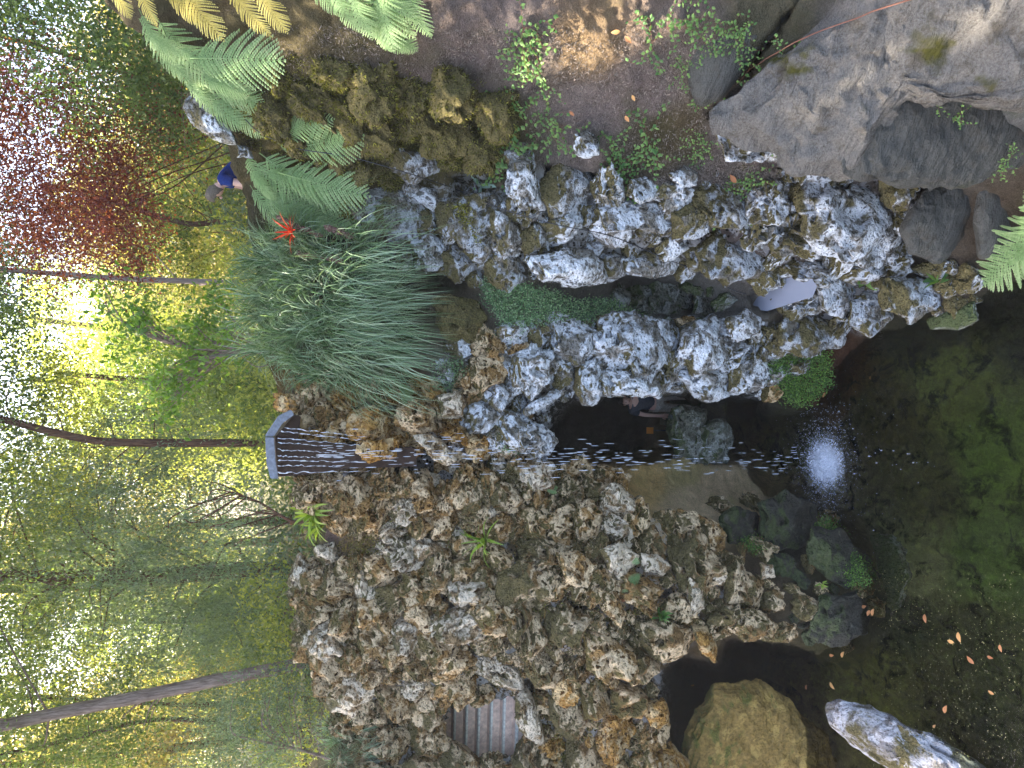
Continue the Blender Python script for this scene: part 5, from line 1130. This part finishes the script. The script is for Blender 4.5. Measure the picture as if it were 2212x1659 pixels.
tree('red leaved maple spreading over the person and the ferns', [(640,420),(520,330),(420,240),(300,170),(150,120),(-60,60)], 13.5, .06, .03,
     [(150,300,0,1.9,1.3,1.3,'broad',10000,.085,'l_red'),(230,450,-.5,1.1,.8,.9,'broad',4500,.08,'l_red'),(90,480,.5,1.0,.9,.9,'broad',4200,.085,'l_red'),(330,250,.5,1.3,.9,.9,'broad',4000,.08,'l_red'),(40,160,.8,1.2,.9,.8,'broad',1800,.09,'l_red'),(-160,200,0,2.6,2,1.2,'broad',1500,.1,'l_red')], 'bark_red', 8, limbs=3)
tree('forked brown trunks in the shade between the person and the thin pale trunk', [(560,520),(520,492),(470,480),(400,482),(250,440)], 18, .10, .05,
     [(400,400,1,2.0,1.6,1.8,'broad',6500,.11,'l_green'),(440,560,1,1.4,1.4,1.4,'broad',3500,.10,'l_yellow')], 'bark_red', 9)
tree('dark green tree hanging over the yellow fern at the photo corner', [(420,-60),(250,-40),(60,-20),(-150,-20)], 12, .10, .06,
     [(180,60,0,1.6,1.2,1.3,'broad',5500,.10,'l_green'),(40,0,.5,1.0,1.2,1.0,'broad',1800,.11,'l_green'),(330,190,1,1.2,1,.9,'broad',3500,.09,'l_green'),(-180,60,0,1.6,2,1.0,'broad',1500,.11,'l_green')], 'bark', 10)
tree('bright broad-leaved shrub rising behind the big tussock', [(600,760),(520,760),(400,750),(300,720)], 11.6, .03, .012,
     [(400,740,0,.85,.6,.85,'broad',1050,.105,'l_bright'),(280,690,0,.55,.5,.5,'broad',380,.105,'l_bright'),(330,840,0,.45,.4,.4,'broad',260,.10,'l_bright'),(500,700,.2,.7,.5,.5,'broad',700,.09,'l_bright')], 'bark', 11, limbs=14, name='shrub', cat='shrub')
tree('leafy grey green shrub beside the small tussock at the steps', [(720,1640),(650,1620),(560,1600)], 14, .04, .02,
     [(560,1590,0,1.1,.9,1.0,'broad',3600,.07,'l_dull'),(640,1500,0,.8,.7,.7,'broad',1500,.07,'l_dull')], 'bark', 12, limbs=10, name='shrub', cat='shrub')
# the wood further back: three crowns of leaves shared by many trees
FAR = []
for k, (mt, ls) in enumerate([('l_yellow', .24), ('l_green', .24), ('l_tan', .22), ('l_dull', .22)]):
    rng = np.random.default_rng(50+k); c, P, D, N, L, W, r = broad_leaves(rng, np.array([0, 0, 0.]), (3.2, 2.6, 4.4), 210, 120, ls*.58, .5)
    Vv, Fv2 = leaf_geo(P, D, N, L, W); FAR.append(mesh_np('crown', Vv, Fv2, M[mt], False, {'rnd': np.repeat(r, 4)}))
tv, tf = tube(curve_pts([(0, 0, -10), (.2, 0, -6), (0, .1, 0), (.3, 0, 4)], 20), np.linspace(.28, .10, 20), 8, .05); TRK = mesh_np('trunk', tv, tf, M['bark_red'])
rng = np.random.default_rng(99); rows = [(25, 7, 5.8), (32, 11, 5.3), (42, 12, 6.4), (55, 10, 10.), (75, 12, 12.)]; n_ = 0
for Y, cnt, sp_ in rows:
    for j in range(cnt):
        x = (j-(cnt-1)/2)*sp_+rng.uniform(-1.2, 1.2); y = Y+rng.uniform(-2, 2); z = rng.uniform(9.5, 12.5) if j % 2 else rng.uniform(13, 17)*(1 if Y > 30 else .92); sc_ = rng.uniform(.85, 1.15)*(1+(Y-25)/60.)
        z = min(z, 8.5+y*.20-3.6) if .16 < x/y < .6 else z
        fk = int(rng.choice([0, 0, 1, 2, 2, 3])); e = empty('tree', (x, y, 7.0), ['sunlit yellow green tree in the wood behind the rockwork, beyond the nearer trunks', 'mid green leafy tree in the wood behind the rockwork, beyond the nearer trunks', 'tan and olive autumn tree in the wood behind the rockwork', 'dull grey green tree in the wood behind the rockwork'][fk], 'tree', 'trees of the wood behind')
        a = link('crown', FAR[fk], e, (0, 0, z-7.)); a.scale = (sc_, sc_, sc_); a.rotation_euler = (0, 0, rng.uniform(0, 6.28))
        b = link('trunk', TRK, e, (0, 0, z-7.)); b.scale = (sc_*.8, sc_*.8, 1.2)
# undergrowth behind the skyline
for i, (x, y, Yb) in enumerate([(560,640,16),(600,1000,15),(600,880,15.5),(620,1160,16),(620,1330,15.5),(600,1440,17),(640,1560,15),(560,420,15),(540,520,15),(520,740,16),(480,230,14),(520,330,14.5),(600,740,14)]):
    rng = np.random.default_rng(200+i); P0 = at(float(x), float(y), Yb); c, P, D, N, L, W, r = broad_leaves(rng, P0*0, (1.5, 1.0, .95), 45, 36, .11, .3)
    Vv, Fv2 = leaf_geo(P, D, N, L, W); base = P0-np.array([0, 0, 1.2])
    e = empty('bush', base, ['bright yellow green bush of the undergrowth just behind the skyline rocks', 'mid green bush of the undergrowth just behind the skyline rocks', 'bright yellow green bush of the undergrowth just behind the skyline rocks', 'dull grey green bush of the undergrowth just behind the skyline rocks'][i % 4], 'bush', 'undergrowth bushes behind the skyline')
    link('crown', mesh_np('crown', Vv+P0-base, Fv2, M[['l_yellow', 'l_green', 'l_yellow', 'l_dull'][i % 4]], False, {'rnd': np.repeat(r, 4)}), e)
    V, F = tube(curve_pts([(0, 0, -.6), (.05, 0, .4), (0, .05, 1.1)], 10), np.linspace(.03, .012, 10), 6); link('trunk', mesh_np('trunk', V, F, M['bark']), e)
# added unseen crowns above the frame, placed to block sun from the grotto
HC = [(x_+(.8 if k_ % 2 else -.8), y_, z_, 3.3) for k_, (y_, z_) in enumerate([(12.5, 19), (16.5, 17.5), (20.5, 18.5), (24.5, 18)]) for x_ in (-19, -14.5, -10, -5.5, -1, 3.5, 8)]
for i, (x, y, z, rr_) in enumerate(HC):
    rng = np.random.default_rng(300+i); c, P, D, N, L, W, r = broad_leaves(rng, np.array([0, 0, 0.]), (rr_, rr_*.8, 1.9), 62, 60, .27, .5)
    base = np.array([x, y+3, 7.]); k = sungap(P+np.array([x, y, z]), .45); Vv, Fv2 = leaf_geo(P[k], D[k], N[k], L[k], W[k])
    e = empty('tree', base, 'added unseen crown of leaves placed to shade the grotto from above', 'tree', 'added unseen crowns shading the grotto')
    link('crown', mesh_np('crown', Vv+np.array([x, y, z])-base, Fv2, M['l_green'], False, {'rnd': np.repeat(r[k], 4)}), e)

# ------------------------------------------------------------------ people
def skin(name, joints, bones, mat, parent, lvl=2, root=0):
    me = bpy.data.meshes.new(name); me.from_pydata([j[0] for j in joints], bones, []); o = bpy.data.objects.new(name, me); COL.objects.link(o)
    sm = o.modifiers.new('s', 'SKIN'); sm.use_smooth_shade = True; o.modifiers.new('u', 'SUBSURF').levels = lvl; o.modifiers['u'].render_levels = lvl
    for i, j in enumerate(joints):
        r = j[1]; me.skin_vertices[0].data[i].radius = r if isinstance(r, tuple) else (r, r); me.skin_vertices[0].data[i].use_root = (i == root)
    bpy.context.view_layer.update(); dg = bpy.context.evaluated_depsgraph_get(); m2 = bpy.data.meshes.new_from_object(o.evaluated_get(dg)); m2.materials.clear(); m2.materials.append(M[mat])
    bpy.data.objects.remove(o); m2.name = name; return link(name, m2, parent)
def ell(c, r, n=3, f=None):
    V, F = ico(n); V = V*np.array(r); return (V if f is None else f(V))+np.array(c), F
def person(loc, heading, label, lean, shirt, trousers, hair, arm_l, arm_r, sc=1.):
    e = empty('person', loc, label, 'person'); e.rotation_euler = (0, 0, heading); e.scale = (sc,)*3
    c, s = math.cos(lean), math.sin(lean)
    def up(x, y, z, base=.95):   # the part above the hips, tipped forwards (+Y is the way the person faces)
        h = z-base; return (x, y*c+h*s, base+h*c-y*s)
    nk, hd = up(0, .0, 1.45), up(0, .03, 1.52)
    J = [((0, 0, .95), (.15, .11)), (up(0, 0, 1.15), (.135, .10)), (up(0, 0, 1.34), (.165, .11)), (nk, .055), (hd, (.075, .09)), (up(0, .04, 1.63), (.07, .085)),
         (up(-.19, 0, 1.40), .055), arm_l[0], arm_l[1], arm_l[2], (up(.19, 0, 1.40), .055), arm_r[0], arm_r[1], arm_r[2],
         ((-.10, .0, .88), .09), ((-.11, .02, .50), .06), ((-.11, -.01, .10), .04), ((-.11, .12, .04), .035), ((.10, .0, .88), .09), ((.11, .02, .50), .06), ((.11, -.01, .10), .04), ((.11, .12, .04), .035)]
    J = [(tuple(j[0]), j[1]) for j in J]
    B = [(0, 1), (1, 2), (2, 3), (3, 4), (4, 5), (2, 6), (6, 7), (7, 8), (8, 9), (2, 10), (10, 11), (11, 12), (12, 13), (0, 14), (14, 15), (15, 16), (16, 17), (0, 18), (18, 19), (19, 20), (20, 21)]
    body = skin('body', J, B, 'skin', e)
    S = [((0, 0, .90), (.175, .13)), (J[1][0], (.16, .125)), (J[2][0], (.185, .135)), (up(0, 0, 1.42), (.09, .08)), (J[6][0], .078), tuple([tuple(np.array(J[6][0])*.45+np.array(J[7][0])*.55), .07]), (J[10][0], .078), tuple([tuple(np.array(J[10][0])*.45+np.array(J[11][0])*.55), .07])]
    skin('shirt', S, [(0, 1), (1, 2), (2, 3), (2, 4), (4, 5), (2, 6), (6, 7)], shirt, e)
    skin('trousers', [((0, 0, .96), (.165, .125)), ((-.10, 0, .86), .105), ((-.11, .02, .50), .078), ((-.11, -.01, .10), .065), ((.10, 0, .86), .105), ((.11, .02, .50), .078), ((.11, -.01, .10), .065)], [(0, 1), (1, 2), (2, 3), (0, 4), (4, 5), (5, 6)], trousers, e)
    h = np.array(hd); ax = np.array(up(0, .04, 1.61)); 
    V, F = ell((0, 0, -.015), (.088, .10, .125), 4); k = (V[:, 1] < .045) | (V[:, 2] > .05); keep = [f for f in F if all(k[i] for i in f)]; V = V*(1.05+.04*fbm(V*30, 2, 3)[:, None]); Vr = V.copy(); Vr[:, 1] = V[:, 1]*c+V[:, 2]*s; Vr[:, 2] = V[:, 2]*c-V[:, 1]*s
    link('hair', mesh_np('hair', Vr+ax, np.array(keep), M[hair]), e)
    face = []
    def fp(x, y, z): return np.array(up(x, y+.04, z-.05))
    face.append(ell(fp(0, .088, 1.63), (.014, .022, .020), 2)); link('nose', mesh_np('nose', *merge(face), M['skin']), e)
    for sx_ in (-1, 1):
        link('eye', mesh_np('eye', *ell(fp(sx_*.030, .074, 1.655), (.012, .008, .008), 2), M['hair2']), e); link('ear', mesh_np('ear', *ell(fp(sx_*.078, -.005, 1.64), (.012, .02, .03), 2), M['skin']), e)
        link('shoe', mesh_np('shoe', *ell((sx_*.11, .06, .045), (.05, .14, .05), 3), M['shoe']), e)
    link('mouth', mesh_np('mouth', *ell(fp(0, .078, 1.585), (.022, .008, .005), 2), M['twig']), e)
    for arm in (arm_l, arm_r):
        a, b = np.array(arm[1][0]), np.array(arm[2][0]); d = nrm(b-a); sd_ = nrm(np.cross(d, np.array([0, 1., .3])))
        for q, ln in zip((-.03, -.01, .01, .03), (.075, .088, .083, .065)):
            p0 = b+sd_*q; V, F = tube(curve_pts([p0-d*.01, p0+d*ln*.5, p0+d*ln+np.array([0, .012, 0])], 8), np.linspace(.010, .007, 8), 6); link('finger', mesh_np('finger', V, F, M['skin']), e)
        p0 = b+sd_*.035-d*.03; V, F = tube(curve_pts([p0, p0+sd_*.02+d*.03, p0+sd_*.025+d*.06], 6), np.linspace(.012, .008, 6), 6); link('thumb', mesh_np('thumb', V, F, M['skin']), e)
    return e
hp = at(470., 408., 10.9); lean = .85
def upl(x, y, z): h = z-.95; return (x, y*math.cos(lean)+h*math.sin(lean), .95+h*math.cos(lean)-y*math.sin(lean))
hdz = upl(0, .04, 1.70)[2]; hdf = upl(0, .04, 1.70)[1]
person((hp[0]+hdf*.85, hp[1], hp[2]-hdz), math.radians(80), 'person in a navy T-shirt bending forward above the ferns, one bare arm hanging straight down', lean, 'navy', 'jeans', 'hair',
       [((-.23, .37, .97), .048), ((-.23, .38, .73), .036), ((-.23, .39, .65), (.026, .035))], [((.23, .37, .97), .048), ((.23, .38, .73), .036), ((.23, .39, .65), (.026, .035))], 1.08)
hp = at(1335., 866., 11.5)
person((hp[0], hp[1], hp[2]-1.68), math.radians(182), 'person in a charcoal T-shirt and beige trousers standing in the dark cave mouth', .05, 'darkshirt', 'khaki', 'hair2',
       [((-.25, .02, 1.12), .04), ((-.24, .20, .98), .032), ((-.22, .30, 1.0), (.026, .035))], [((.25, .0, 1.12), .04), ((.26, .10, .88), .032), ((.26, .13, .79), (.026, .035))])
# walkway they stand on, and the little sign
w = hp[2]-1.68; V, F = box(-.5, .7, -.2, 1.2, -.6, 0); link('cave_ledge', mesh_np('cave_ledge', V+np.array([hp[0], hp[1]+.1, w-.012]), F, M['wet'], False), kind='structure')
P = at(1405., 930., 11.6); sg = empty('sign', P-np.array([0, 0, .9]), 'small orange square sign in the dark cave', 'sign')
V, F = box(-.06, .06, -.006, .006, .84, .98); link('board', mesh_np('board', V, F, M['sign'], False), sg); V, F = box(-.012, .012, .008, .03, 0, .95); link('post', mesh_np('post', V, F, M['post'], False), sg)

# ------------------------------------------------------------------ air
t = NT('haze'); pv = t.n('ShaderNodeVolumePrincipled'); pv.inputs['Color'].default_value = (.92, .95, 1, 1); pv.inputs['Density'].default_value = .0009; pv.inputs['Anisotropy'].default_value = .35
t.l(pv.outputs[0], t.out.inputs['Volume'])
V, F = box(-110, 110, -14, 120, -4.5, 26); hz = link('haze', mesh_np('haze', V, F, t.m, False), kind='stuff')
